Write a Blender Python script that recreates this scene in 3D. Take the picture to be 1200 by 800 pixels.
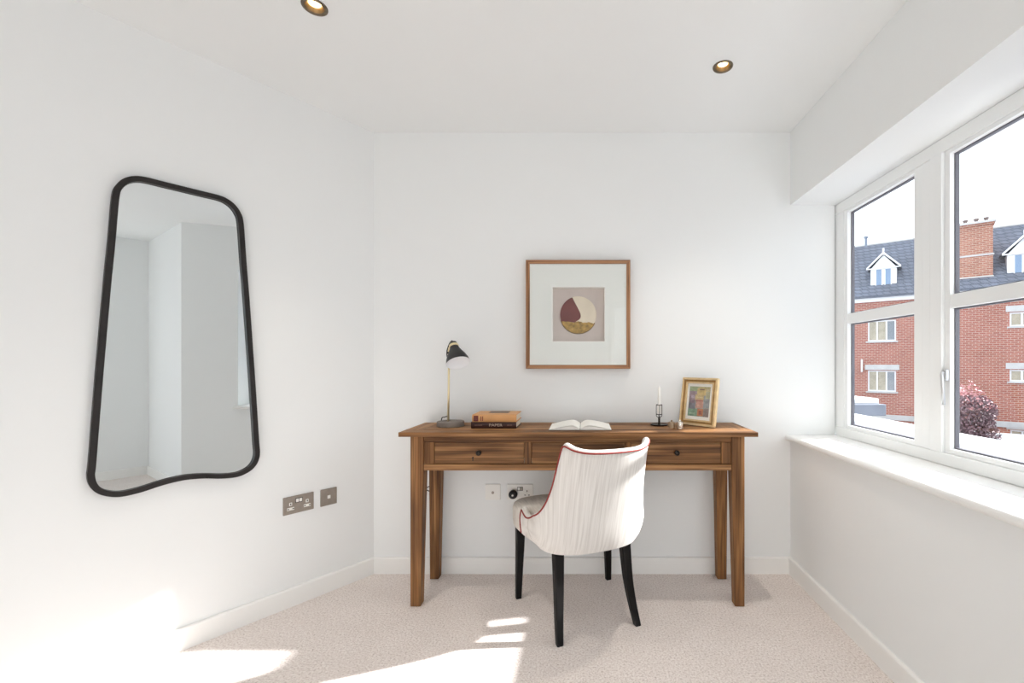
import bpy, bmesh, math, random
from mathutils import Vector, Matrix, geometry

random.seed(7)
scn = bpy.context.scene
COL = scn.collection
PI = math.pi
for o in list(bpy.data.objects):
    bpy.data.objects.remove(o, do_unlink=True)

# ------------------------------------------------------------------ camera
CAM_H = 1.14
F_PX = 520.0
cam_d = bpy.data.cameras.new('camera')
cam = bpy.data.objects.new('camera', cam_d)
COL.objects.link(cam)
cam.location = (0, 0, CAM_H)
cam.rotation_euler = (PI / 2, 0, 0)
cam_d.sensor_fit = 'HORIZONTAL'
cam_d.sensor_width = 36.0
cam_d.lens = F_PX / 1200.0 * 36.0
cam_d.shift_x = (600 - 685) / 1200.0
cam_d.shift_y = (426 - 400) / 1200.0
cam_d.clip_start = 0.02
cam_d.clip_end = 300
scn.camera = cam

# ------------------------------------------------------------------ light
SKY_STRENGTH = 2.2
SUN_STRENGTH = 15.0
LAMP_W = 34.0
world = bpy.data.worlds.new('world')
scn.world = world
world.use_nodes = True
bg = world.node_tree.nodes['Background']
bg.inputs[0].default_value = (0.86, 0.93, 1.0, 1)
bg.inputs[1].default_value = SKY_STRENGTH

sun_d = bpy.data.lights.new('sun', 'SUN')
sun_d.energy = SUN_STRENGTH
sun_d.angle = math.radians(1.2)
sun_d.color = (1.0, 0.99, 0.98)
sun = bpy.data.objects.new('sun', sun_d)
COL.objects.link(sun)
sun.location = (12, 3, 9)
sun.rotation_euler = Vector((-1.0, -0.195, -0.548)).to_track_quat('-Z', 'Y').to_euler()

vs = scn.view_settings
vs.view_transform = 'Standard'
vs.look = 'None'
vs.exposure = 0.06
vs.gamma = 1.0
vs.use_curve_mapping = False
scn.cycles.max_bounces = 16
scn.cycles.diffuse_bounces = 12
scn.cycles.glossy_bounces = 6
scn.cycles.transparent_max_bounces = 16
scn.cycles.sample_clamp_indirect = 8.0
scn.cycles.caustics_reflective = False
scn.cycles.caustics_refractive = False


# ------------------------------------------------------------------ helpers
def lin(c):
    return tuple(((v / 255.0) / 12.92 if v / 255.0 <= 0.04045 else ((v / 255.0 + 0.055) / 1.055) ** 2.4) for v in c) + (1.0,)


def nd(nt, typ, **kw):
    n = nt.nodes.new(typ)
    for k, v in kw.items():
        if k in n.inputs:
            n.inputs[k].default_value = v
        else:
            setattr(n, k, v)
    return n


def mat(name, rgb, rough=0.5, metal=0.0, spec=0.5, noise=None, bump=None, srgb=True):
    """plain principled; noise=(scale, amount) colour variation; bump=(scale, strength, distance)"""
    m = bpy.data.materials.new(name)
    m.use_nodes = True
    nt = m.node_tree
    b = nt.nodes['Principled BSDF']
    col = lin(rgb) if srgb else tuple(rgb) + (1,)
    b.inputs['Base Color'].default_value = col
    b.inputs['Roughness'].default_value = rough
    b.inputs['Metallic'].default_value = metal
    b.inputs['Specular IOR Level'].default_value = spec
    if noise or bump:
        tc = nd(nt, 'ShaderNodeTexCoord')
    if noise:
        n1 = nd(nt, 'ShaderNodeTexNoise', Scale=noise[0], Detail=5.0)
        nt.links.new(tc.outputs['Object'], n1.inputs['Vector'])
        r = nd(nt, 'ShaderNodeValToRGB')
        a = noise[1]
        r.color_ramp.elements[0].position = 0.3
        r.color_ramp.elements[1].position = 0.7
        r.color_ramp.elements[0].color = tuple(max(0, v * (1 - a)) for v in col[:3]) + (1,)
        r.color_ramp.elements[1].color = tuple(min(1, v * (1 + a)) for v in col[:3]) + (1,)
        nt.links.new(n1.outputs['Fac'], r.inputs['Fac'])
        nt.links.new(r.outputs['Color'], b.inputs['Base Color'])
    if bump:
        n2 = nd(nt, 'ShaderNodeTexNoise', Scale=bump[0], Detail=3.0)
        nt.links.new(tc.outputs['Object'], n2.inputs['Vector'])
        bp = nd(nt, 'ShaderNodeBump', Strength=bump[1], Distance=bump[2])
        nt.links.new(n2.outputs['Fac'], bp.inputs['Height'])
        nt.links.new(bp.outputs['Normal'], b.inputs['Normal'])
    return m


def wood(name, axis, dark, mid, light, fine=1.0, rough=0.55):
    m = bpy.data.materials.new(name)
    m.use_nodes = True
    nt = m.node_tree
    b = nt.nodes['Principled BSDF']
    b.inputs['Roughness'].default_value = rough
    b.inputs['Specular IOR Level'].default_value = 0.3
    tc = nd(nt, 'ShaderNodeTexCoord')
    oi = nd(nt, 'ShaderNodeObjectInfo')
    mul = nd(nt, 'ShaderNodeMath', operation='MULTIPLY')
    mul.inputs[1].default_value = 17.0
    nt.links.new(oi.outputs['Random'], mul.inputs[0])
    add = nd(nt, 'ShaderNodeVectorMath', operation='ADD')
    nt.links.new(tc.outputs['Object'], add.inputs[0])
    nt.links.new(mul.outputs[0], add.inputs[1])

    def stretched(sc_long, sc_across):
        mp = nd(nt, 'ShaderNodeMapping')
        s = [sc_across] * 3
        s['xyz'.index(axis)] = sc_long
        mp.inputs['Scale'].default_value = s
        nt.links.new(add.outputs[0], mp.inputs['Vector'])
        return mp
    m1 = stretched(1.3, 26 * fine)
    n1 = nd(nt, 'ShaderNodeTexNoise', Scale=1.0, Detail=5.0, Distortion=0.9)
    nt.links.new(m1.outputs[0], n1.inputs['Vector'])
    m2 = stretched(2.0, 135 * fine)
    n2 = nd(nt, 'ShaderNodeTexNoise', Scale=1.0, Detail=4.0, Distortion=0.3)
    nt.links.new(m2.outputs[0], n2.inputs['Vector'])
    m3 = stretched(2.2, 5.0)
    n3 = nd(nt, 'ShaderNodeTexNoise', Scale=1.0, Detail=2.0)
    nt.links.new(m3.outputs[0], n3.inputs['Vector'])
    r1 = nd(nt, 'ShaderNodeValToRGB')
    e = r1.color_ramp.elements
    e[0].position, e[0].color = 0.25, lin(dark)
    e[1].position, e[1].color = 0.72, lin(light)
    k = e.new(0.47)
    k.color = lin(mid)
    nt.links.new(n1.outputs['Fac'], r1.inputs['Fac'])
    r2 = nd(nt, 'ShaderNodeValToRGB')
    e = r2.color_ramp.elements
    e[0].position, e[0].color = 0.38, (0.36, 0.32, 0.29, 1)
    e[1].position, e[1].color = 0.60, (1.06, 1.05, 1.04, 1)
    nt.links.new(n2.outputs['Fac'], r2.inputs['Fac'])
    r3 = nd(nt, 'ShaderNodeValToRGB')
    e = r3.color_ramp.elements
    e[0].position, e[0].color = 0.30, (0.52, 0.47, 0.42, 1)
    e[1].position, e[1].color = 0.55, (1, 1, 1, 1)
    nt.links.new(n3.outputs['Fac'], r3.inputs['Fac'])
    mx = nd(nt, 'ShaderNodeMixRGB', blend_type='MULTIPLY')
    mx.inputs[0].default_value = 0.75
    nt.links.new(r1.outputs[0], mx.inputs[1])
    nt.links.new(r2.outputs[0], mx.inputs[2])
    mx2 = nd(nt, 'ShaderNodeMixRGB', blend_type='MULTIPLY')
    mx2.inputs[0].default_value = 0.8
    nt.links.new(mx.outputs[0], mx2.inputs[1])
    nt.links.new(r3.outputs[0], mx2.inputs[2])
    nt.links.new(mx2.outputs[0], b.inputs['Base Color'])
    bp = nd(nt, 'ShaderNodeBump', Strength=0.35, Distance=0.002)
    nt.links.new(n2.outputs['Fac'], bp.inputs['Height'])
    nt.links.new(bp.outputs['Normal'], b.inputs['Normal'])
    return m


def glass_mat(name, refl=0.06, tint=(1, 1, 1)):
    m = bpy.data.materials.new(name)
    m.use_nodes = True
    nt = m.node_tree
    nt.nodes.remove(nt.nodes['Principled BSDF'])
    out = nt.nodes['Material Output']
    tr = nd(nt, 'ShaderNodeBsdfTransparent')
    tr.inputs[0].default_value = tuple(tint) + (1,)
    gl = nd(nt, 'ShaderNodeBsdfGlossy')
    gl.inputs['Roughness'].default_value = 0.0
    mx = nd(nt, 'ShaderNodeMixShader')
    mx.inputs[0].default_value = refl
    nt.links.new(tr.outputs[0], mx.inputs[1])
    nt.links.new(gl.outputs[0], mx.inputs[2])
    nt.links.new(mx.outputs[0], out.inputs['Surface'])
    return m


def emit_mat(name, rgb, strength):
    m = bpy.data.materials.new(name)
    m.use_nodes = True
    b = m.node_tree.nodes['Principled BSDF']
    b.inputs['Base Color'].default_value = lin(rgb)
    b.inputs['Emission Color'].default_value = lin(rgb)
    b.inputs['Emission Strength'].default_value = strength
    return m


def BM():
    return bmesh.new()


def box(bm, x0, x1, y0, y1, z0, z1, bev=0.0, seg=2):
    t = bmesh.new()
    bmesh.ops.create_cube(t, size=1.0)
    for v in t.verts:
        v.co = Vector((x0 + (v.co.x + 0.5) * (x1 - x0), y0 + (v.co.y + 0.5) * (y1 - y0), z0 + (v.co.z + 0.5) * (z1 - z0)))
    if bev > 0:
        bmesh.ops.bevel(t, geom=list(t.edges), offset=bev, segments=seg, profile=0.5, affect='EDGES')
    merge(bm, t)


def merge(bm, t, mtx=None):
    if mtx is not None:
        t.transform(mtx)
    me = bpy.data.meshes.new('tmp')
    t.to_mesh(me)
    bm.from_mesh(me)
    bpy.data.meshes.remove(me)
    t.free()


def loft(bm, loops, cap0=True, cap1=True, closed=True):
    """loops: list of equally long lists of points; faces between consecutive loops"""
    rows = [[bm.verts.new(p) for p in lp] for lp in loops]
    n = len(rows[0])
    for a, b in zip(rows[:-1], rows[1:]):
        for i in range(n if closed else n - 1):
            j = (i + 1) % n
            bm.faces.new((a[i], a[j], b[j], b[i]))
    if cap0:
        bm.faces.new(list(reversed(rows[0])))
    if cap1:
        bm.faces.new(rows[-1])
    return rows


def lathe(bm, prof, seg=32, center=(0, 0), cap0=True, cap1=True):
    loops = []
    for r, z in prof:
        loops.append([(center[0] + r * math.cos(2 * PI * i / seg), center[1] + r * math.sin(2 * PI * i / seg), z) for i in range(seg)])
    loft(bm, loops, cap0, cap1)


def tube(bm, pts, r, seg=10, closed=False, radii=None):
    pts = [Vector(p) for p in pts]
    n = len(pts)
    loops = []
    prev = None
    for i, p in enumerate(pts):
        if closed:
            t = (pts[(i + 1) % n] - pts[i - 1]).normalized()
        else:
            t = (pts[min(i + 1, n - 1)] - pts[max(i - 1, 0)]).normalized()
        if prev is None:
            ref = Vector((0, 0, 1)) if abs(t.z) < 0.9 else Vector((1, 0, 0))
            a = t.cross(ref).normalized()
        else:
            a = (prev - t * prev.dot(t)).normalized()
        prev = a
        b = t.cross(a)
        rr = radii[i] if radii else r
        loops.append([p + a * (rr * math.cos(2 * PI * k / seg)) + b * (rr * math.sin(2 * PI * k / seg)) for k in range(seg)])
    if closed:
        loops.append(loops[0])
        loft(bm, loops, False, False)
        bmesh.ops.remove_doubles(bm, verts=bm.verts, dist=1e-6)
    else:
        loft(bm, loops)


def spline(pts, n=8, closed=False):
    P = [Vector(p) for p in pts]
    out = []
    N = len(P)
    rng = range(N) if closed else range(N - 1)
    for i in rng:
        if closed:
            p0, p1, p2, p3 = P[i - 1], P[i], P[(i + 1) % N], P[(i + 2) % N]
        else:
            p0, p1, p2, p3 = P[max(i - 1, 0)], P[i], P[i + 1], P[min(i + 2, N - 1)]
        for k in range(n):
            t = k / n
            out.append(0.5 * ((2 * p1) + (-p0 + p2) * t + (2 * p0 - 5 * p1 + 4 * p2 - p3) * t * t + (-p0 + 3 * p1 - 3 * p2 + p3) * t ** 3))
    if not closed:
        out.append(P[-1])
    return out


def obj(name, bm, m, parent=None, smooth=False, kind=None, loc=None, fix=True, auto=None):
    if fix:
        bmesh.ops.recalc_face_normals(bm, faces=bm.faces)
    me = bpy.data.meshes.new(name)
    bm.to_mesh(me)
    bm.free()
    if m is not None:
        me.materials.append(m)
    if smooth:
        for p in me.polygons:
            p.use_smooth = True
        if auto:
            try:
                me.set_sharp_from_angle(angle=math.radians(auto))
            except Exception:
                pass
    o = bpy.data.objects.new(name, me)
    COL.objects.link(o)
    if parent:
        o.parent = parent
    if loc:
        o.location = loc
    if kind:
        o['kind'] = kind
    return o


def bx(name, m, parent, *dims, bev=0.0, kind=None):
    b = BM()
    box(b, *dims, bev=bev)
    return obj(name, b, m, parent, kind=kind)


def inst(src, parent, loc=(0, 0, 0), rot=(0, 0, 0)):
    c = src.copy()
    COL.objects.link(c)
    c.parent = parent
    c.location = loc
    c.rotation_euler = rot
    return c


def thing(name, label=None, cat=None, loc=(0, 0, 0), rotz=0.0, group=None, kind=None):
    o = bpy.data.objects.new(name, None)
    o.empty_display_size = 0.05
    COL.objects.link(o)
    o.location = loc
    o.rotation_euler = (0, 0, rotz)
    tag(o, label, cat, group, kind)
    return o


def tag(o, label=None, cat=None, group=None, kind=None):
    if label:
        o['label'] = label
    if cat:
        o['category'] = cat
    if group:
        o['group'] = group
    if kind:
        o['kind'] = kind
    return o


def text_bm(s, size, depth=0.0004, sx=1.0):
    cu = bpy.data.curves.new('txt', 'FONT')
    cu.body = s
    cu.size = size
    cu.extrude = depth
    cu.align_x = 'CENTER'
    cu.align_y = 'CENTER'
    t = bpy.data.objects.new('txt', cu)
    COL.objects.link(t)
    dg = bpy.context.evaluated_depsgraph_get()
    dg.update()
    me = bpy.data.meshes.new_from_object(t.evaluated_get(dg))
    b = BM()
    b.from_mesh(me)
    b.transform(Matrix.Diagonal((sx, 1, 1, 1)))
    bpy.data.objects.remove(t, do_unlink=True)
    bpy.data.curves.remove(cu)
    bpy.data.meshes.remove(me)
    return b


# ------------------------------------------------------------------ materials
M = {}
M['wall'] = mat('wall_paint', (236, 238, 238), 0.85, spec=0.2, bump=(60, 0.04, 0.002))
M['ceiling'] = mat('ceiling_paint', (236, 238, 238), 0.9, spec=0.15)
M['trim'] = mat('trim_paint', (240, 240, 238), 0.45, spec=0.35)
M['frame_paint'] = mat('window_paint', (241, 243, 243), 0.45, spec=0.4)
M['black_leg'] = mat('ebonised_wood', (13, 11, 11), 0.5, noise=(30, 0.3), spec=0.25)
M['wood_x'] = wood('reclaimed_wood_x', 'x', (82, 54, 32), (146, 103, 63), (190, 146, 99))
M['wood_y'] = wood('reclaimed_wood_y', 'y', (82, 54, 32), (146, 103, 63), (190, 146, 99))
M['wood_z'] = wood('reclaimed_wood_z', 'z', (78, 51, 29), (142, 98, 58), (182, 136, 88))
M['art_wood_x'] = wood('art_frame_wood_x', 'x', (158, 114, 80), (176, 130, 94), (190, 146, 108), rough=0.5)
M['art_wood_z'] = wood('art_frame_wood_z', 'z', (158, 114, 80), (176, 130, 94), (190, 146, 108), rough=0.5)
M['dark_metal'] = mat('bronze_dark', (52, 46, 42), 0.4, metal=0.7)
M['brass'] = mat('brass', (236, 220, 178), 0.32, metal=0.6)
M['gasket'] = mat('grey_gasket', (104, 104, 112), 0.6)
M['chrome'] = mat('satin_chrome', (205, 206, 208), 0.3, metal=0.7)
M['steel'] = mat('brushed_nickel', (156, 147, 138), 0.4, metal=0.45, noise=(40, 0.08))
M['white_plastic'] = mat('white_plastic', (238, 237, 233), 0.35)
M['black_plastic'] = mat('black_plastic', (18, 18, 20), 0.4)
M['grey_dark'] = mat('grey_dark', (70, 68, 66), 0.6)
M['glass'] = glass_mat('window_glass', 0.03)
M['paper'] = mat('paper', (244, 243, 238), 0.8, spec=0.2)
M['mirror'] = mat('mirror_silver', (226, 231, 233), 0.0, metal=1.0)
M['mirror_frame'] = mat('blackened_iron', (40, 36, 35), 0.5, metal=0.4, noise=(25, 0.2))


def carpet_mat():
    m = bpy.data.materials.new('carpet')
    m.use_nodes = True
    nt = m.node_tree
    b = nt.nodes['Principled BSDF']
    b.inputs['Roughness'].default_value = 0.95
    b.inputs['Specular IOR Level'].default_value = 0.1
    tc = nd(nt, 'ShaderNodeTexCoord')
    n1 = nd(nt, 'ShaderNodeTexNoise', Scale=130.0, Detail=4.0, Roughness=0.75)
    n2 = nd(nt, 'ShaderNodeTexNoise', Scale=7.0, Detail=3.0)
    n4 = nd(nt, 'ShaderNodeTexNoise', Scale=115.0, Detail=2.0)
    v = nd(nt, 'ShaderNodeTexVoronoi', Scale=150.0)
    for n in (n1, n2, n4, v):
        nt.links.new(tc.outputs['Object'], n.inputs['Vector'])
    r = nd(nt, 'ShaderNodeValToRGB')
    e = r.color_ramp.elements
    e[0].position, e[0].color = 0.30, lin((180, 168, 162))
    e[1].position, e[1].color = 0.62, lin((244, 238, 234))
    k = e.new(0.45)
    k.color = lin((224, 214, 209))
    nt.links.new(n1.outputs['Fac'], r.inputs['Fac'])
    r2 = nd(nt, 'ShaderNodeValToRGB')
    e = r2.color_ramp.elements
    e[0].position, e[0].color = 0.3, (0.95, 0.945, 0.94, 1)
    e[1].position, e[1].color = 0.7, (1, 1, 1, 1)
    nt.links.new(n2.outputs['Fac'], r2.inputs['Fac'])
    r4 = nd(nt, 'ShaderNodeValToRGB')
    e = r4.color_ramp.elements
    e[0].position, e[0].color = 0.27, (0.68, 0.65, 0.63, 1)
    e[1].position, e[1].color = 0.36, (1, 1, 1, 1)
    nt.links.new(n4.outputs['Fac'], r4.inputs['Fac'])
    mx = nd(nt, 'ShaderNodeMixRGB', blend_type='MULTIPLY')
    mx.inputs[0].default_value = 1.0
    nt.links.new(r.outputs[0], mx.inputs[1])
    nt.links.new(r2.outputs[0], mx.inputs[2])
    mx4 = nd(nt, 'ShaderNodeMixRGB', blend_type='MULTIPLY')
    mx4.inputs[0].default_value = 1.0
    nt.links.new(mx.outputs[0], mx4.inputs[1])
    nt.links.new(r4.outputs[0], mx4.inputs[2])
    nt.links.new(mx4.outputs[0], b.inputs['Base Color'])
    ad = nd(nt, 'ShaderNodeMath', operation='ADD')
    nt.links.new(n1.outputs['Fac'], ad.inputs[0])
    nt.links.new(v.outputs['Distance'], ad.inputs[1])
    bp = nd(nt, 'ShaderNodeBump', Strength=0.3, Distance=0.003)
    nt.links.new(ad.outputs[0], bp.inputs['Height'])
    nt.links.new(bp.outputs['Normal'], b.inputs['Normal'])
    return m


def linen_mat(name, c0, c1, rough=0.85):
    m = bpy.data.materials.new(name)
    m.use_nodes = True
    nt = m.node_tree
    b = nt.nodes['Principled BSDF']
    b.inputs['Roughness'].default_value = rough
    b.inputs['Specular IOR Level'].default_value = 0.2
    tc = nd(nt, 'ShaderNodeTexCoord')
    mp = nd(nt, 'ShaderNodeMapping')
    mp.inputs['Scale'].default_value = (190, 14, 2.5)
    nt.links.new(tc.outputs['Object'], mp.inputs['Vector'])
    n1 = nd(nt, 'ShaderNodeTexNoise', Scale=1.0, Detail=4.0)
    nt.links.new(mp.outputs[0], n1.inputs['Vector'])
    r = nd(nt, 'ShaderNodeValToRGB')
    e = r.color_ramp.elements
    e[0].position, e[0].color = 0.3, lin(c0)
    e[1].position, e[1].color = 0.62, lin(c1)
    nt.links.new(n1.outputs['Fac'], r.inputs['Fac'])
    nt.links.new(r.outputs[0], b.inputs['Base Color'])
    bp = nd(nt, 'ShaderNodeBump', Strength=0.2, Distance=0.001)
    nt.links.new(n1.outputs['Fac'], bp.inputs['Height'])
    nt.links.new(bp.outputs['Normal'], b.inputs['Normal'])
    return m


M['carpet'] = carpet_mat()
M['linen'] = linen_mat('cream_linen', (209, 205, 200), (229, 226, 222))
M['seat_fabric'] = linen_mat('seat_linen', (196, 190, 182), (214, 208, 200))
M['red_piping'] = mat('red_piping', (138, 42, 36), 0.7)
M['seam'] = mat('seam_linen', (196, 190, 181), 0.9)

# ------------------------------------------------------------------ room shell
CEIL = 2.40
SL = 0.7115                       # left wall runs at an angle: dx/dy
LN = math.hypot(SL, 1)
WN = Vector((1 / LN, -SL / LN, 0))      # inward normal of the left wall
WD = Vector((-SL / LN, -1 / LN, 0))     # along the left wall towards the viewer
C = Vector((-1.149, 2.42, 0))
R = Vector((1.122, 2.42, 0))
A = Vector((1.122, 0.60, 0))
B = Vector((2.02, -0.055, 0))
D = B + WD * 3.2
W = (B - C).dot(WN)
E = D - WN * W
OUT = [C, R, A, B, D, E]
TH = 0.18


def slab(name, z0, z1, m, holes=()):
    b = BM()
    x0, x1, y0, y1 = -4.3, 2.35, -3.4, 2.65
    if not holes:
        box(b, x0, x1, y0, y1, z0, z1)
    else:
        outer = [Vector((x0, y0, z0)), Vector((x1, y0, z0)), Vector((x1, y1, z0)), Vector((x0, y1, z0))]
        loops = [outer]
        for (cx, cy, r) in holes:
            loops.append([Vector((cx + r * math.cos(-2 * PI * i / 32), cy + r * math.sin(-2 * PI * i / 32), z0)) for i in range(32)])
        flat = [p for lp in loops for p in lp]
        vs_ = [b.verts.new(p) for p in flat]
        for t in geometry.tessellate_polygon(loops):
            try:
                b.faces.new([vs_[i] for i in t])
            except ValueError:
                pass
        box(b, x0, x1, y0, y1, z1 - 0.05, z1)
    return obj(name, b, m, kind='structure')


DOWN = [(0.587, 1.883), (-0.953, 1.567)]
slab('floor', -0.15, 0.0, M['carpet'])
slab('ceiling', CEIL, CEIL + 0.2, M['ceiling'], [(x, y, 0.036) for x, y in DOWN])


def wall_prism(b, p0, p1, outn, z0, z1, e0=0.0, e1=0.0, th=TH):
    d = (p1 - p0).normalized()
    a = p0 - d * e0
    c = p1 + d * e1
    q = [a, c, c + outn * th, a + outn * th]
    loft(b, [[(v.x, v.y, z0) for v in q], [(v.x, v.y, z1) for v in q]])


b = BM(); box(b, -1.6, 1.365, 2.42, 2.60, 0, CEIL); obj('wall_back', b, M['wall'], kind='structure')
b = BM(); wall_prism(b, C, E, -WN, 0, CEIL, 0.0, 0.2); obj('wall_left', b, M['wall'], kind='structure')

SILL_Z = 0.752
SOFF_Z = 2.004
WIN_Y0, WIN_Y1 = 1.02, 2.42
XW = 1.370                        # inner face of the window frame
XO = 1.425                         # outer face of the wall
b = BM()
box(b, R.x, XO, 0.60, 2.52, 0, SILL_Z - 0.028)
box(b, R.x, XO, 0.60, 2.52, SOFF_Z, CEIL)
box(b, R.x, XO, 0.60, WIN_Y0, SILL_Z - 0.028, SOFF_Z)
obj('wall_right', b, M['wall'], kind='structure')

ret_n = Vector((0, 0, 1)).cross((B - A).normalized())
if ret_n.x < 0:
    ret_n = -ret_n
b = BM(); wall_prism(b, A, B, ret_n, 0, CEIL, 0.0, 0.25); obj('wall_return', b, M['wall'], kind='structure')
# side wall behind the viewer, with a window opening added for more daylight
b = BM()
K0, K1, SZ0, SZ1 = 0.8, 2.9, 0.12, 2.10
wall_prism(b, B, B + WD * K0, WN, 0, CEIL, 0.0, 0)
wall_prism(b, B + WD * K1, D, WN, 0, CEIL, 0, 0.2)
wall_prism(b, B + WD * K0, B + WD * K1, WN, 0, SZ0)
wall_prism(b, B + WD * K0, B + WD * K1, WN, SZ1, CEIL)
obj('wall_side', b, M['wall'], kind='structure')
b = BM(); wall_prism(b, D, E, WD, 0, CEIL, 0.2, 0.2); obj('wall_rear', b, M['wall'], kind='structure')


def baseboard(name, p0, p1, inn, cut0=0.0, cut1=0.0, h=0.088, t=0.015):
    """moulded skirting: flat board with a small stepped and chamfered top; ends mitred by cut"""
    prof = [(0, 0), (t, 0), (t, h - 0.006), (t - 0.002, h - 0.002), (t - 0.006, h), (0, h)]
    d = (p1 - p0).normalized()
    l0 = [p0 + inn * o + d * (cut0 * o) + Vector((0, 0, z)) for o, z in prof]
    l1 = [p1 + inn * o + d * (cut1 * o) + Vector((0, 0, z)) for o, z in prof]
    bb = BM()
    loft(bb, [l0, l1])
    return obj(name, bb, M['trim'], kind='structure')


ang = math.acos(max(-1, min(1, (R - C).normalized().dot(WD))))   # interior angle at C
cC = 1 / math.tan(ang / 2)
baseboard('baseboard_back', C, R, Vector((0, -1, 0)), cC, -1.0)
baseboard('baseboard_left', C, E, WN, cC, -1.0)
ir = Vector((-1, 0, 0))
angA = math.acos((R - A).normalized().dot((B - A).normalized()))
baseboard('baseboard_right', R, A, ir, 1.0, 1 / math.tan(angA / 2))
baseboard('baseboard_return', A, B, -ret_n, -1 / math.tan(angA / 2), -1.0)
baseboard('baseboard_side', B, D, -WN, 1.0, -1.0)
baseboard('baseboard_rear', D, E, -WD, 1.0, -1.0)

# ------------------------------------------------------------------ window on the right
fp = M['frame_paint']
win = thing('window_1', 'white painted double window with horizontal glazing bars in the right wall', None, (XW, 1.7, SILL_Z), kind='structure')
inv = Vector((XW, 1.7, SILL_Z))


def wbox(name, m, parent, x0, x1, y0, y1, z0, z1, bev=0.003):
    bb = BM()
    box(bb, x0 - inv.x, x1 - inv.x, y0 - inv.y, y1 - inv.y, z0 - inv.z, z1 - inv.z, bev=bev)
    return obj(name, bb, m, parent)


def wring(name, m, parent, x0, x1, y0, y1, z0, z1, w, bev=0.002):
    bb = BM()
    for (a0, a1, c0, c1) in ((y0, y0 + w, z0, z1), (y1 - w, y1, z0, z1), (y0 + w, y1 - w, z0, z0 + w), (y0 + w, y1 - w, z1 - w, z1)):
        box(bb, x0 - inv.x, x1 - inv.x, a0 - inv.y, a1 - inv.y, c0 - inv.z, c1 - inv.z, bev=bev)
    return obj(name, bb, m, parent)


# sill board with a rounded nose
b = BM()
SX = 1.093
prof = []
for i in range(9):
    a_ = PI / 2 + PI * i / 8
    prof.append((SX + 0.014 + 0.014 * math.cos(a_), SILL_Z - 0.014 + 0.014 * math.sin(a_)))
prof = [(XW + 0.06, SILL_Z)] + prof + [(XW + 0.06, SILL_Z - 0.028)]
loft(b, [[(x - inv.x, y - inv.y, z - inv.z) for x, z in prof] for y in (WIN_Y0 - 0.03, 2.418)])
obj('window_sill', b, M['trim'], win)
ZT, ZB = SOFF_Z, SILL_Z
FY1 = 2.50
wbox('head', fp, win, XW, XW + 0.047, WIN_Y0, FY1, 1.950, ZT - 0.001)
wbox('bottom_rail', fp, win, XW, XW + 0.047, WIN_Y0, FY1, ZB + 0.001, 0.800)
wbox('jamb', fp, win, XW + 0.001, XW + 0.047, 2.346, FY1, 0.800, 1.950)
wbox('jamb', fp, win, XW + 0.001, XW + 0.047, WIN_Y0 + 0.001, 1.140, 0.800, 1.950)
wbox('mullion', fp, win, XW - 0.004, XW + 0.047, 1.699, 1.757, 0.800, 1.950)
wbox('mullion_cover', fp, win, XW + 0.003, XW + 0.045, 1.757, 1.8055, 0.800, 1.950)
for sy0, sy1, nw, fw_, sx in ((1.806, 2.346, 0.047, 0.022, 0.006), (1.140, 1.699, 0.022, 0.024, 0.009)):
    y0, y1, z0, z1 = sy0 + nw, sy1 - fw_, 0.800 + 0.019, 1.950 - 0.016
    bb = BM()
    for (a0, a1, c0, c1) in ((sy0, y0, 0.8005, 1.9495), (y1, sy1, 0.8005, 1.9495), (y0, y1, 0.8005, z0), (y0, y1, z1, 1.9495)):
        box(bb, XW + sx - inv.x, XW + 0.045 - inv.x, a0 - inv.y, a1 - inv.y, c0 - inv.z, c1 - inv.z, bev=0.0015)
    s = obj('sash_frame', bb, fp, win)
    wbox('glazing_bar', fp, s, XW + sx + 0.001, XW + 0.044, y0 - 0.002, y1 + 0.002, 1.349, 1.401)
    for c0, c1 in ((z0, 1.349), (1.401, z1)):
        wring('gasket', M['gasket'], s, XW + 0.026, XW + 0.042, y0 - 0.001, y1 + 0.001, c0 - 0.001, c1 + 0.001, 0.006, bev=0)
        wbox('pane', M['glass'], s, XW + 0.030, XW + 0.034, y0, y1, c0, c1, bev=0)
    if sy0 < 1.5:
        hd = wbox('handle', M['chrome'], s, XW - 0.004, XW + 0.010, 1.678, 1.695, 1.075, 1.118, bev=0.003)
        bb = BM()
        tube(bb, [(XW - 0.002 - inv.x, 1.686 - inv.y, 1.106 - inv.z), (XW - 0.014 - inv.x, 1.684 - inv.y, 1.106 - inv.z),
                  (XW - 0.018 - inv.x, 1.680 - inv.y, 1.098 - inv.z), (XW - 0.016 - inv.x, 1.672 - inv.y, 0.985 - inv.z)], 0.0055, 8)
        obj('lever', bb, M['chrome'], hd, smooth=True)

# window added out of view to brighten the room (frame, mullion and panes)
win_added = thing('window_added', 'white painted window added unseen behind the viewer to brighten the room', None, B + WD * ((K0 + K1) / 2), math.atan2(WD.y, WD.x), kind='structure')
b = BM()
hw = (K1 - K0) / 2
for (a0, a1, c0, c1) in ((-hw, -hw + 0.07, SZ0, SZ1), (hw - 0.07, hw, SZ0, SZ1), (-hw, hw, SZ0, SZ0 + 0.07), (-hw, hw, SZ1 - 0.07, SZ1), (-0.04, 0.04, SZ0, SZ1)):
    box(b, a0, a1, 0.06, 0.13, c0, c1)
obj('window_frame', b, fp, win_added)
for a0, a1 in ((-hw + 0.06, -0.03), (0.03, hw - 0.06)):
    b = BM(); box(b, a0, a1, 0.09, 0.094, SZ0 + 0.06, SZ1 - 0.06); obj('pane', b, M['glass'], win_added)

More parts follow.
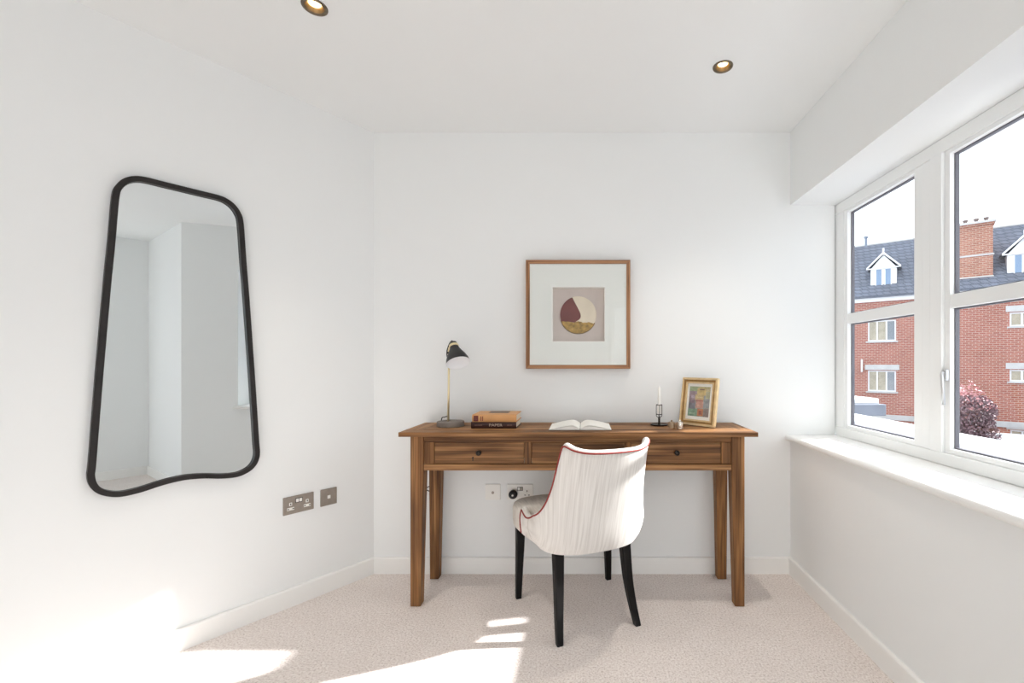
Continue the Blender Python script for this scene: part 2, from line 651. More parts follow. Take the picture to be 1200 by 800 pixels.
# ------------------------------------------------------------------ downlights
M['bulb'] = emit_mat('warm_bulb', (255, 226, 170), 6.0)
M['inner_bronze'] = mat('inner_bronze', (150, 122, 84), 0.4, metal=0.7)
M['nickel_ring'] = mat('bronze_nickel', (120, 108, 92), 0.35, metal=0.8)
DL = [('recessed downlight in the ceiling above the right end of the desk'), ('recessed downlight cut by the upper edge of the picture, nearer the angled left wall')]
for (x, y), lab in zip(DOWN, DL):
    t = thing('downlight', lab, 'downlight', (x, y, CEIL), group='recessed ceiling downlights')
    b = BM()
    lathe(b, [(0.0295, 0.05), (0.0298, 0.002), (0.0305, -0.002), (0.034, -0.003), (0.0345, -0.0045), (0.0385, -0.0045), (0.0415, -0.0025), (0.042, 0.0), (0.0365, 0.001), (0.0355, 0.05)], 40, cap0=False, cap1=False)
    obj('trim_ring', b, M['nickel_ring'], t, smooth=True)
    b = BM()
    lathe(b, [(0.0297, -0.001), (0.028, 0.002), (0.0215, 0.009), (0.0205, 0.05), (0.0295, 0.05)], 36, cap0=False, cap1=False)
    obj('inner_ring', b, M['inner_bronze'], t, smooth=True)
    b = BM()
    lathe(b, [(0.020, 0.03), (0.020, 0.0115), (0.015, 0.009), (0.006, 0.008)], 30)
    obj('bulb', b, M['bulb'], t, smooth=True)
    ld = bpy.data.lights.new('lamp', 'SPOT')
    ld.energy = LAMP_W
    ld.spot_size = math.radians(85)
    ld.spot_blend = 1.0
    ld.shadow_soft_size = 0.025
    ld.color = (1.0, 0.92, 0.82)
    lo = bpy.data.objects.new('lamp', ld)
    COL.objects.link(lo)
    lo.parent = t
    lo.location = (0, 0, 0.004)

# ------------------------------------------------------------------ desk
DX0, DX1, DY0, DY1, DZ = -0.862, 0.804, 2.05, 2.40, 0.823
DC = Vector((-0.029, 2.225, 0))
desk = thing('desk', 'rustic reclaimed wooden console desk with three drawers and tapered legs', 'desk', DC)


def dbox(name, m, parent, x0, x1, y0, y1, z0, z1, bev=0.0025):
    bb = BM()
    box(bb, x0 - DC.x, x1 - DC.x, y0 - DC.y, y1 - DC.y, z0, z1, bev=bev)
    return obj(name, bb, m, parent)


TZ = DZ - 0.0215
yb = [DY0, 2.135, 2.222, 2.312, DY1]
endw = 0.085
for i in range(4):
    h = (0.0, 0.0006, -0.0003, 0.0004)[i]
    x0, x1 = DX0 + endw, DX1 - endw
    if i == 0:
        x0, x1 = DX0, DX1
    dbox('top_plank', M['wood_x'], desk, x0 + 0.0007, x1 - 0.0007, yb[i] + 0.0006, yb[i + 1] - 0.0006, TZ, DZ + h - 0.0004, bev=0.002)
for x0, x1 in ((DX0, DX0 + endw), (DX1 - endw, DX1)):
    dbox('end_plank', M['wood_y'], desk, x0, x1, yb[1] + 0.001, DY1, TZ, DZ - 0.0006, bev=0.002)


def leg(name, xo, xi_top, xi_bot, yf, yk_top, yk_bot, m, parent, z1):
    bb = BM()
    lo = [(xo, yf), (xi_bot, yf), (xi_bot, yk_bot), (xo, yk_bot)]
    hi = [(xo, yf), (xi_top, yf), (xi_top, yk_top), (xo, yk_top)]
    mid = 0.69
    loft(bb, [[(x - DC.x, y - DC.y, 0.0) for x, y in lo], [(x - DC.x, y - DC.y, mid) for x, y in hi], [(x - DC.x, y - DC.y, z1) for x, y in hi]])
    bmesh.ops.recalc_face_normals(bb, faces=bb.faces)
    bmesh.ops.bevel(bb, geom=[e for e in bb.edges], offset=0.003, segments=2, profile=0.5, affect='EDGES')
    return obj(name, bb, m, parent)


FY = 2.082
leg('leg', -0.818, -0.756, -0.770, FY, FY + 0.062, FY + 0.048, M['wood_z'], desk, TZ)
leg('leg', 0.752, 0.690, 0.706, FY, FY + 0.062, FY + 0.048, M['wood_z'], desk, TZ)
leg('leg', -0.818, -0.756, -0.772, 2.394, 2.330, 2.346, M['wood_z'], desk, TZ)
leg('leg', 0.752, 0.690, 0.704, 2.394, 2.330, 2.346, M['wood_z'], desk, TZ)
AY0 = FY + 0.006
# apron rails and stiles, three drawers
ZR0, ZR1 = 0.638, TZ
xl, xr = -0.756, 0.690
dbox('top_rail', M['wood_x'], desk, xl, xr, AY0, AY0 + 0.022, 0.771, ZR1)
dbox('bottom_rail', M['wood_x'], desk, xl, xr, AY0 - 0.003, AY0 + 0.028, ZR0, 0.668)
dr = [(-0.708, -0.284), (-0.250, 0.190), (0.222, 0.644)]
st = [(xl, dr[0][0]), (dr[0][1], dr[1][0]), (dr[1][1], dr[2][0]), (dr[2][1], xr)]
for x0, x1 in st:
    dbox('stile', M['wood_z'], desk, x0 + 0.0005, x1 - 0.0005, AY0 + 0.001, AY0 + 0.022, 0.668, 0.771)
for i, (x0, x1) in enumerate(dr):
    d_ = dbox('drawer', M['wood_x'], desk, x0 + 0.0018, x1 - 0.0018, AY0 + 0.003, AY0 + 0.020, 0.6698, 0.7695, bev=0.002)
    bb = BM()
    lathe(bb, [(0.0, 0.0), (0.0095, 0.0), (0.0065, 0.003), (0.0055, 0.008), (0.010, 0.013), (0.0125, 0.018), (0.011, 0.024), (0.005, 0.027), (0.0, 0.0275)], 20, cap0=False, cap1=False)
    bmesh.ops.remove_doubles(bb, verts=bb.verts, dist=1e-6)
    bb.transform(Matrix.Translation(((x0 + x1) / 2 - DC.x, AY0 + 0.003 - DC.y, 0.722)) @ Matrix.Rotation(PI / 2, 4, 'X'))
    obj('knob', bb, M['dark_metal'], d_, smooth=True)
    bb = BM()
    if i == 0:
        lathe(bb, [(0.0045, -0.0002), (0.0045, 0.0015)], 14)
        bb.transform(Matrix.Translation(((x0 + x1) / 2 - DC.x - 0.030, AY0 + 0.003 - DC.y, 0.697)) @ Matrix.Rotation(PI / 2, 4, 'X'))
        box(bb, (x0 + x1) / 2 - DC.x - 0.0322, (x0 + x1) / 2 - DC.x - 0.0278, AY0 + 0.0015 - DC.y, AY0 + 0.004 - DC.y, 0.682, 0.697)
        obj('keyhole', bb, M['dark_metal'], d_)
for x0, x1 in ((xl - 0.04, xl - 0.02), (xr + 0.02, xr + 0.04)):
    dbox('side_rail', M['wood_y'], desk, x0, x1, FY + 0.06, 2.335, ZR0, ZR1)
dbox('back_rail', M['wood_x'], desk, xl, xr, 2.365, 2.387, ZR0, ZR1)

# ------------------------------------------------------------------ chair
CHC = (-0.018, 2.065, 0)
chair = thing('dining_chair', 'cream linen barrel-back chair with red piping and black legs', 'chair', CHC, math.radians(22.8))


def lerp_tab(tab, x):
    for (x0, y0), (x1, y1) in zip(tab[:-1], tab[1:]):
        if x <= x1:
            t = (x - x0) / (x1 - x0)
            t = t * t * (3 - 2 * t) if False else t
            return y0 + (y1 - y0) * t
    return tab[-1][1]


HT_RAW = [(0, .800), (.2, .802), (.32, .810), (.40, .821), (.435, .823), (.455, .815), (.466, .785), (.472, .72), (.483, .645), (.502, .580), (.545, .530), (.62, .495), (.70, .473), (.80, .460), (.91, .462), (1.0, .470)]
HT = [(p.x, p.y) for p in spline([(a, h, 0) for a, h in HT_RAW], 6)]


def smooth01(t):
    t = max(0, min(1, t))
    return t * t * (3 - 2 * t)


def plan(a, z):
    """outer plan point of the barrel shell for a in [-1,1] at height z"""
    s = abs(a)
    fac = 0.45 * smooth01((z - 0.40) / 0.26) + 0.55 * max(0, min(1, (z - 0.44) / 0.36))
    hw = 0.262 - 0.054 * fac
    lean = -0.128 * max(0, (z - 0.42) / 0.40) ** 1.15
    inset = 0.030 * (max(0, (0.46 - z) / 0.10)) ** 2
    inset *= 1 - 0.75 * smooth01((s - 0.6) / 0.4)
    hw -= inset
    if s <= 0.62:
        th = s / 0.62 * PI / 2
        p = 0.80
        x = hw * math.sin(th) ** p
        y = -0.06 - (0.200 - inset) * math.cos(th) ** p if th < PI / 2 - 1e-6 else -0.06
    else:
        x = hw
        y = -0.06 + (s - 0.62) / 0.38 * 0.165
    return Vector(((x if a >= 0 else -x), y + lean, z))


def shell_col(a, nv=14, tk=0.026):
    h = lerp_tab(HT, abs(a))
    z0 = 0.353
    e = 0.004
    outp = [plan(a, z0 + (h - z0) * i / nv) for i in range(nv + 1)]
    aa, ab = max(-1, a - e), min(1, a + e)
    inn = []
    for i in range(nv, -1, -1):
        z = z0 + (h - z0) * i / nv
        t = (plan(ab, z) - plan(aa, z)).normalized()
        nn = Vector((-t.y, t.x, 0))
        p = outp[i]
        inn.append(p + nn * tk)
    dirn = (inn[0] - outp[-1])
    top = [outp[-1] + dirn * f + Vector((0, 0, hh)) for f, hh in ((0.12, 0.004), (0.3, 0.0075), (0.5, 0.0085), (0.7, 0.0075), (0.88, 0.004))]
    return outp + top + inn


def grid(b, cols):
    loft(b, cols, True, True, closed=True)


b = BM()
NA = 112
pos = [0.42 * i / 24 for i in range(24)] + [0.42 + 0.18 * i / 52 for i in range(52)] + [0.60 + 0.40 * i / 24 for i in range(25)]
As = [-a for a in reversed(pos[1:])] + pos
grid(b, [shell_col(a) for a in As])
obj('backrest', b, M['linen'], chair, smooth=True, auto=60)

pip = []
for a in As:
    h = lerp_tab(HT, abs(a))
    z = h - 0.004
    p = plan(a, z)
    t = (plan(min(1, a + .004), z) - plan(max(-1, a - .004), z)).normalized()
    pip.append(p - Vector((-t.y, t.x, 0)) * 0.0012)
front = [plan(1, .356 + (.465 - .356) * i / 6) + Vector((0.0015, 0.0005, 0)) for i in range(7)]
frontl = [Vector((-p.x, p.y, p.z)) for p in front]
b = BM()
tube(b, frontl + pip[1:-1] + list(reversed(front)), 0.0034, 8)
obj('piping', b, M['red_piping'], chair, smooth=True)
for sgn in (-1, 1):
    b = BM()
    a = sgn * 0.72
    h = lerp_tab(HT, 0.72)
    tube(b, [plan(a, .366 + (h - .372) * i / 8) + Vector((sgn * 0.0002, 0, 0)) for i in range(9)], 0.0011, 6)
    obj('seam', b, M['seam'], chair, smooth=True)

# seat cushion (wider in front of the arms)
half = [(0, .290), (.13, .289), (.215, .277), (.256, .250), (.270, .20), (.268, .140), (.242, .110), (.224, .07), (.216, -.04), (.205, -.12), (.16, -.185), (.08, -.212), (0, -.218)]
outl = [Vector((x, y, 0)) for x, y in half] + [Vector((-x, y, 0)) for x, y in reversed(half[1:-1])]
outl = spline(outl, 4, closed=True)
b = BM()
loops = []
for z, k in ((.346, .030), (.350, .014), (.362, .003), (.385, 0), (.440, 0), (.458, .005), (.470, .018), (.476, .045), (.480, .10)):
    loops.append([(p.x * (1 - k / .26), .03 + (p.y - .03) * (1 - k / .25), z) for p in outl])
loft(b, loops)
obj('seat', b, M['seat_fabric'], chair, smooth=True, auto=70)


def chair_leg(path, w0, w1, name='leg'):
    """path of (x,y,z) from top to foot with square tapering section"""
    bb = BM()
    pts = spline(path, 6)
    n = len(pts)
    loops = []
    for i, p in enumerate(pts):
        w = (w0 + (w1 - w0) * i / (n - 1)) / 2
        c = w * 0.25
        loops.append([(p.x - w + c, p.y - w, p.z), (p.x + w - c, p.y - w, p.z), (p.x + w, p.y - w + c, p.z), (p.x + w, p.y + w - c, p.z),
                      (p.x + w - c, p.y + w, p.z), (p.x - w + c, p.y + w, p.z), (p.x - w, p.y + w - c, p.z), (p.x - w, p.y - w + c, p.z)])
    loft(bb, loops)
    return obj(name, bb, M['black_leg'], chair, smooth=True, auto=35)


for s in (-1, 1):
    chair_leg([(s * .234, .205, .372), (s * .236, .206, .25), (s * .240, .207, .12), (s * .243, .208, 0.0)], .044, .026)
    chair_leg([(s * .158, -.130, .385), (s * .160, -.138, .30), (s * .164, -.156, .18), (s * .172, -.182, .08), (s * .180, -.212, 0.0)], .048, .027)

# ------------------------------------------------------------------ mirror on the angled wall
MC = C + WD * 0.793 + Vector((0, 0, 1.25))
mrot = math.atan2(-WD.y, -WD.x)          # local x runs from viewer side to the corner
mirror = thing('wall_mirror', 'tall tapered wall mirror with rounded corners and thin black frame', 'mirror', MC, mrot)
halfm = [(0, 1.8425), (.06, 1.8425), (.11, 1.8425), (.14, 1.836), (.166, 1.819), (.186, 1.790), (.197, 1.745), (.207, 1.58), (.218, 1.42), (.24, 1.05), (.2535, .80), (.257, .745), (.250, .708), (.232, .680), (.203, .662), (.170, .6545), (.12, .659), (.06, .672), (0, .678)]
om = [Vector((x, z - 1.25, 0)) for x, z in halfm] + [Vector((-x, z - 1.25, 0)) for x, z in reversed(halfm[1:-1])]
om = spline(om, 4, closed=True)


def offset_loop(lp, d):
    n = len(lp)
    res = []
    cen = sum(lp, Vector()) / n
    for i in range(n):
        t = (lp[(i + 1) % n] - lp[i - 1]).normalized()
        nn = Vector((-t.y, t.x, 0))
        if nn.dot(lp[i] - cen) > 0 and d > 0 and abs(nn.dot((lp[i] - cen).normalized())) > 0.2:
            nn = -nn
        res.append(lp[i] + nn * d)
    return res


# keep one consistent normal side
area = sum(om[i].x * om[(i + 1) % len(om)].y - om[(i + 1) % len(om)].x * om[i].y for i in range(len(om)))


def off2(lp, d):
    n = len(lp)
    res = []
    for i in range(n):
        t = (lp[(i + 1) % n] - lp[i - 1]).normalized()
        nn = Vector((-t.y, t.x, 0)) if area > 0 else Vector((t.y, -t.x, 0))
        res.append(lp[i] + nn * d)
    return res


def on_wall(lp, o):
    """outline in (x, z) placed o metres off the wall; local -y points into the room"""
    return [(p.x, -o, p.y) for p in lp]


FW = 0.019
b = BM()
loops = [on_wall(om, 0.001), on_wall(om, 0.025), on_wall(off2(om, 0.002), 0.027), on_wall(off2(om, FW - 0.002), 0.027), on_wall(off2(om, FW), 0.025), on_wall(off2(om, FW), 0.008)]
loft(b, loops, False, False)
obj('mirror_frame', b, M['mirror_frame'], mirror, smooth=True, auto=40)
b = BM()
g = off2(om, FW - 0.002)
loft(b, [on_wall(g, 0.009), on_wall(g, 0.012)], True, True)
obj('mirror_glass', b, M['mirror'], mirror)

# ------------------------------------------------------------------ sockets
def socket(name, lab, loc, rotz, w, h, face_m, kind_, group):
    t = thing(name, lab, 'socket', loc, rotz, group)
    bb = BM()
    box(bb, -w / 2, w / 2, -0.007, 0.0, -h / 2, h / 2, bev=0.002)
    obj('plate', bb, face_m, t)
    wht = M['white_plastic']
    dk = M['grey_dark']
    if kind_ == 'double_steel' or kind_ == 'double_white':
        for sx in (-1, 1):
            ox, oz = sx * w * 0.27, -0.006
            if kind_ == 'double_steel':
                bb = BM()
                for (cx, cz, ww, hh) in ((0, 0.012, 0.012, 0.015), (0, -0.010, 0.030, 0.013)):
                    box(bb, ox + cx - ww / 2, ox + cx + ww / 2, -0.0085, -0.005, oz + cz - hh / 2, oz + cz + hh / 2, bev=0.001)
                ins = obj('socket_insert', bb, wht, t)
            else:
                bb = BM()
                box(bb, ox - 0.022, ox + 0.022, -0.0078, -0.005, oz - 0.018, oz + 0.022, bev=0.001)
                ins = obj('socket_insert', bb, wht, t)
            for (cx, cz, ww, hh) in ((0, 0.012, 0.0045, 0.009), (-0.0105, -0.010, 0.007, 0.0045), (0.0105, -0.010, 0.007, 0.0045)):
                bb = BM()
                box(bb, ox + cx - ww / 2, ox + cx + ww / 2, -0.0089, -0.006, oz + cz - hh / 2, oz + cz + hh / 2)
                obj('pin_hole', bb, dk, ins)
            bb = BM()
            sx0 = sx * 0.0072
            box(bb, sx0 - 0.006, sx0 + 0.006, -0.0095, -0.005, 0.010, 0.026, bev=0.0015)
            obj('rocker_switch', bb, wht if kind_ == 'double_steel' or sx < 0 else M['steel'], t)
        bb = BM()
        box(bb, -0.0155, 0.0155, -0.0078, -0.005, 0.007, 0.029, bev=0.0008)
        obj('switch_surround', bb, dk, t)
    else:
        bb = BM()
        if kind_ == 'single_steel':
            box(bb, -0.007, 0.007, -0.0088, -0.005, -0.008, 0.008, bev=0.001)
            obj('outlet_insert', bb, wht, t)
        else:
            lathe(bb, [(0.0075, -0.002), (0.0075, 0.0015), (0.005, 0.002), (0.002, 0.002)], 20)
            bb.transform(Matrix.Translation((0, -0.007, -0.003)) @ Matrix.Rotation(PI / 2, 4, 'X'))
            obj('aerial_port', bb, M['steel'], t)
    return t


def wl(s, z, o=0.0):
    p = C + WD * s + WN * o
    return (p.x, p.y, z)


socket('double_socket', 'brushed nickel double wall socket with white inserts on the angled wall', wl(0.3725, 0.474), mrot, 0.132, 0.083, M['steel'], 'double_steel', 'nickel sockets')
socket('outlet_plate', 'square brushed nickel outlet plate with a small white centre on the angled wall', wl(0.2365, 0.4735), mrot, 0.078, 0.083, M['steel'], 'single_steel', 'nickel sockets')
socket('aerial_socket', 'square white aerial socket on the wall under the desk', (-0.4989, 2.42, 0.4420), 0, 0.083, 0.086, M['white_plastic'], 'single_white', 'white sockets')
socket('double_socket', 'white double wall socket under the desk with a black plug in it', (-0.3505, 2.42, 0.4420), 0, 0.140, 0.086, M['white_plastic'], 'double_white', 'white sockets')
# black plug sitting in the left half of that socket
plug = thing('power_plug', 'black round plug pushed into the white double socket', 'plug', (-0.386, 2.4105, 0.434))
b = BM()
lathe(b, [(0.021, 0.0), (0.023, 0.004), (0.024, 0.018), (0.021, 0.028), (0.014, 0.032), (0.006, 0.0325)], 24)
b.transform(Matrix.Rotation(PI / 2, 4, 'X'))
obj('plug_body', b, M['black_plastic'], plug, smooth=True, auto=50)
b = BM()
lathe(b, [(0.0055, 0.032), (0.005, 0.0345), (0.002, 0.035)], 16)
b.transform(Matrix.Rotation(PI / 2, 4, 'X'))
obj('plug_mark', b, M['white_plastic'], plug, smooth=True)

# ------------------------------------------------------------------ wall art
AX0, AX1, AZ0, AZ1 = -0.3135, 0.2445, 1.113, 1.694
art = thing('wall_art', 'square framed artwork of a maroon, cream and gold disc above the desk', 'picture', ((AX0 + AX1) / 2, 2.42, AZ0))
ox, oy, oz = (AX0 + AX1) / 2, 2.42, AZ0
AH, AW = AZ1 - AZ0, (AX1 - AX0) / 2
fwid = 0.0205


def bar(p, m):
    """mitred bar from outline quad in x,z extruded in depth"""
    bb = BM()
    loft(bb, [[(x, -0.052, z) for x, z in p], [(x, -0.002, z) for x, z in p]])
    bmesh.ops.recalc_face_normals(bb, faces=bb.faces)
    bmesh.ops.bevel(bb, geom=list(bb.edges), offset=0.0012, segments=1, affect='EDGES')
    return obj('frame_bar', bb, m, art)


bar([(-AW, 0), (AW, 0), (AW - fwid, fwid), (-AW + fwid, fwid)], M['art_wood_x'])
bar([(-AW, AH), (AW, AH), (AW - fwid, AH - fwid), (-AW + fwid, AH - fwid)], M['art_wood_x'])
bar([(-AW, 0), (-AW + fwid, fwid), (-AW + fwid, AH - fwid), (-AW, AH)], M['art_wood_z'])
bar([(AW, 0), (AW - fwid, fwid), (AW - fwid, AH - fwid), (AW, AH)], M['art_wood_z'])
HX0, HX1, HZ0, HZ1 = -0.1715 - ox, 0.1075 - ox, 1.2595 - oz, 1.549 - oz
M['mat_board'] = mat('mat_board', (226, 230, 226), 0.9, spec=0.1)
M['bevel_white'] = mat('mat_bevel', (242, 242, 238), 0.9)
M['backing'] = mat('art_backing', (200, 190, 184), 0.9, noise=(20, 0.04))
b = BM()
i0, i1, j0, j1 = -AW + fwid - 0.004, AW - fwid + 0.004, fwid - 0.004, AH - fwid + 0.004
for (x0, x1, z0, z1) in ((i0, HX0, j0, j1), (HX1, i1, j0, j1), (HX0, HX1, j0, HZ0), (HX0, HX1, HZ1, j1)):
    box(b, x0, x1, -0.046, -0.0435, z0, z1)
obj('mat_board', b, M['mat_board'], art)
b = BM()
for (x0, x1, z0, z1) in ((HX0 - 0.003, HX0, HZ0 - .003, HZ1 + .003), (HX1, HX1 + 0.003, HZ0 - .003, HZ1 + .003), (HX0, HX1, HZ0 - 0.003, HZ0), (HX0, HX1, HZ1, HZ1 + 0.003)):
    box(b, x0, x1, -0.0465, -0.006, z0, z1)
obj('recess_edge', b, M['bevel_white'], art)
bx('backing', M['backing'], art, i0, i1, -0.006, -0.003, j0, j1)
# disc in three fields
DCX, DCZ, DR = -0.0340 - ox, 1.4045 - oz, 0.1005
M['maroon'] = mat('maroon_clay', (112, 60, 58), 0.7, noise=(18, 0.12))
M['cream'] = mat('cream_clay', (222, 212, 192), 0.6, noise=(12, 0.08))
M['gold'] = mat('gold_leaf', (158, 128, 68), 0.45, metal=0.35, noise=(45, 0.5), bump=(80, 0.5, 0.003))
M['rim_gold'] = mat('rim_umber', (120, 96, 56), 0.6, noise=(40, 0.3))


def arc(a0, a1, n=24, r=DR):
    return [(DCX + r * math.cos(math.radians(a0 + (a1 - a0) * i / n)) * 0.97, DCZ + r * math.sin(math.radians(a0 + (a1 - a0) * i / n))) for i in range(n + 1)]


def field(name, poly, m, y0, y1):
    bb = BM()
    loft(bb, [[(x, y0, z) for x, z in poly], [(x, y1, z) for x, z in poly]])
    bmesh.ops.recalc_face_normals(bb, faces=bb.faces)
    return obj(name, bb, m, art)


jag = random.Random(3)
edge = [(p.x, p.y) for p in spline([(DCX + 0.084, DCZ - 0.048, 0), (DCX + 0.055, DCZ - 0.040, 0), (DCX + 0.03, DCZ - 0.043, 0), (DCX, DCZ - 0.036, 0), (DCX - 0.03, DCZ - 0.041, 0), (DCX - 0.06, DCZ - 0.037, 0), (DCX - 0.092, DCZ - 0.036, 0)], 4)]
edge = [(x, z + jag.uniform(-0.002, 0.002)) for x, z in edge]
field('gold_field', arc(202, 331, 30)[1:-1] + edge, M['gold'], -0.0185, -0.0062)
curve = [(p.x, p.y) for p in spline([(DCX - 0.020, DCZ - 0.040, 0), (DCX + 0.008, DCZ - 0.022, 0), (DCX + 0.013, DCZ + 0.002, 0), (DCX - 0.004, DCZ + 0.040, 0), (DCX - 0.018, DCZ + 0.066, 0), (DCX - 0.031, DCZ + 0.092, 0)], 5)]
field('maroon_field', arc(110, 203, 26) + [(DCX - 0.06, DCZ - 0.036)] + curve, M['maroon'], -0.0165, -0.0062)
field('cream_field', arc(-30, 110, 34) + list(reversed(curve)) + [(DCX + 0.05, DCZ - 0.042)], M['cream'], -0.0155, -0.0062)
bb = BM()
tube(bb, [(x, -0.012, z) for x, z in arc(196, 334, 40, DR - 0.0005)], 0.0042, 8)
obj('disc_rim', bb, M['rim_gold'], art, smooth=True)
M['art_glass'] = glass_mat('art_glass', 0.02)
bx('glass', M['art_glass'], art, i0, i1, -0.0495, -0.0480, j0, j1)

# ------------------------------------------------------------------ desk lamp
LX, LY = -0.679, 2.25
lamp = thing('desk_lamp', 'black and brass desk lamp with round grey base on the desk', 'lamp', (LX, LY, DZ))
M['concrete'] = mat('grey_base', (122, 112, 104), 0.7, noise=(30, 0.12))
M['lamp_black'] = mat('lamp_black', (26, 26, 28), 0.5)
M['lamp_white'] = mat('lamp_inner_white', (240, 241, 243), 0.6)
b = BM()
lathe(b, [(0.064, 0.0), (0.0675, 0.002), (0.0675, 0.024), (0.066, 0.026), (0.0, 0.026)], 48, cap1=False)
bmesh.ops.remove_doubles(b, verts=b.verts, dist=1e-6)
obj('base', b, M['concrete'], lamp, smooth=True, auto=40)
b = BM()
SXO = -0.012
tube(b, [(SXO, 0, 0.024), (SXO + 0.002, 0, 0.20), (SXO + 0.004, 0, 0.372)], 0.0052, 12)
obj('pole', b, M['brass'], lamp, smooth=True)
# shade: axis points down, right and towards the viewer
ax = Vector((0.33, -0.42, -0.84)).normalized()
neck = Vector((0.017, -0.006, 0.412))
q = ax.to_track_quat('Z', 'X').to_matrix().to_4x4()
T = Matrix.Translation(neck) @ q
b = BM()
prof_o = [(0.008, -0.016), (0.0175, -0.013), (0.0205, 0.0), (0.0215, 0.014), (0.0235, 0.022), (0.034, 0.044), (0.046, 0.066), (0.0545, 0.088), (0.0585, 0.108)]
lathe(b, prof_o, 40, cap1=False)
b.transform(T)
sh = obj('lamp_shade', b, M['lamp_black'], lamp, smooth=True)
b = BM()
lathe(b, [(0.0585, 0.108), (0.0565, 0.1078), (0.0525, 0.088), (0.044, 0.066), (0.032, 0.044), (0.02, 0.024), (0.004, 0.02)], 40, cap0=False)
b.transform(T)
obj('shade_lining', b, M['lamp_white'], sh, smooth=True)
b = BM()
lathe(b, [(0.0207, 0.000), (0.0228, 0.0005), (0.0238, 0.0125), (0.0217, 0.013)], 36, cap0=False, cap1=False)
b.transform(T)
obj('collar', b, M['brass'], sh, smooth=True)
b = BM()
bo = T @ Vector((0, 0, 0.006))
tube(b, [(SXO + 0.004, -0.0065, 0.345), (SXO + 0.003, -0.007, 0.372), (SXO + 0.006, -0.010, 0.395), (bo.x - 0.016, bo.y - 0.012, bo.z - 0.004)], 0.004, 8)
obj('bracket', b, M['brass'], lamp, smooth=True)
b = BM()
tube(b, [(SXO + 0.001, -0.016, 0.372), (SXO + 0.001, 0.012, 0.372)], 0.0055, 12)
obj('pivot_screw', b, M['dark_metal'], lamp, smooth=True)
cap = T @ Vector((0, 0, -0.016))
b = BM()
tube(b, spline([(cap.x, cap.y, cap.z - 0.004), (cap.x - 0.006, cap.y + 0.004, cap.z + 0.008), (cap.x - 0.020, cap.y + 0.008, cap.z - 0.006), (SXO - 0.008, 0.008, 0.385), (SXO - 0.008, 0.006, 0.355), (SXO + 0.002, 0.003, 0.335)], 6), 0.0028, 8)
obj('upper_cord', b, M['black_plastic'], lamp, smooth=True)
b = BM()
cpts = [(SXO, 0.004, 0.050), (SXO - 0.012, 0.010, 0.0485), (SXO - 0.026, 0.018, 0.044), (SXO - 0.040, 0.028, 0.040), (SXO - 0.046, 0.036, 0.022), (SXO - 0.047, 0.060, 0.0045), (SXO - 0.040, 0.135, 0.0035), (SXO - 0.037, 0.1565, 0.001), (SXO - 0.039, 0.1575, -0.02), (SXO - 0.060, 0.1575, -0.10), (SXO - 0.100, 0.1575, -0.20),
        (SXO - 0.105, 0.1575, -0.335), (SXO - 0.145, 0.1575, -0.346), (SXO - 0.172, 0.1575, -0.362), (SXO - 0.145, 0.1575, -0.376), (SXO - 0.100, 0.1575, -0.385), (SXO - 0.098, 0.1575, -0.55), (SXO - 0.097, 0.1495, -0.72), (SXO - 0.097, 0.1495, -0.815)]
tube(b, spline(cpts[:7], 6), 0.0026, 8)
obj('lamp_cord', b, M['black_plastic'], lamp, smooth=True)
pc0 = Vector((LX + SXO - 0.10, LY + 0.1575, 0.0))
cable = thing('power_cable', 'thin black cable looping behind the left back leg of the desk', 'cable', pc0)
b = BM()
off_ = Vector((LX, LY, DZ)) - pc0
tube(b, [p + off_ for p in spline(cpts[7:], 6)], 0.0026, 8)
obj('cord', b, M['black_plastic'], cable, smooth=True)

# ------------------------------------------------------------------ books
M['book_dark'] = mat('book_dark_cover', (58, 28, 24), 0.5, noise=(20, 0.1))
M['book_tan'] = mat('book_tan_cover', (208, 154, 100), 0.55, noise=(14, 0.08))
M['book_red'] = mat('book_red_label', (104, 30, 26), 0.5)
M['book_print'] = mat('book_print', (196, 176, 158), 0.6)
M['book_print_dim'] = mat('book_print_dim', (120, 88, 76), 0.6)
M['page_edge'] = mat('page_edge', (226, 214, 196), 0.85, noise=(200, 0.06))


def book(name, lab, x0, x1, y0, y1, z0, t, cover):
    """closed book lying flat, spine towards the viewer"""
    r = thing(name, lab, 'book', ((x0 + x1) / 2, (y0 + y1) / 2, z0), group='books stacked on the desk')
    w, d = (x1 - x0) / 2, (y1 - y0) / 2
    c = 0.0028
    bb = BM()
    box(bb, -w, w, -d, d, 0.0, c)
    box(bb, -w, w, -d, d, t - c, t)
    sp = [(-d, 0.0), (-d + 0.003, 0.0), (-d + 0.003, t), (-d, t), (-d - 0.003, t * 0.75), (-d - 0.004, t * 0.5), (-d - 0.003, t * 0.25)]
    loft(bb, [[(x, y, z) for y, z in sp] for x in (-w, w)])
    obj('cover', bb, cover, r)
    bb = BM()
    box(bb, -w + 0.004, w - 0.004, -d + 0.0045, d - 0.005, c + 0.0002, t - c - 0.0002)
    obj('page_block', bb, M['page_edge'], r)
    return r


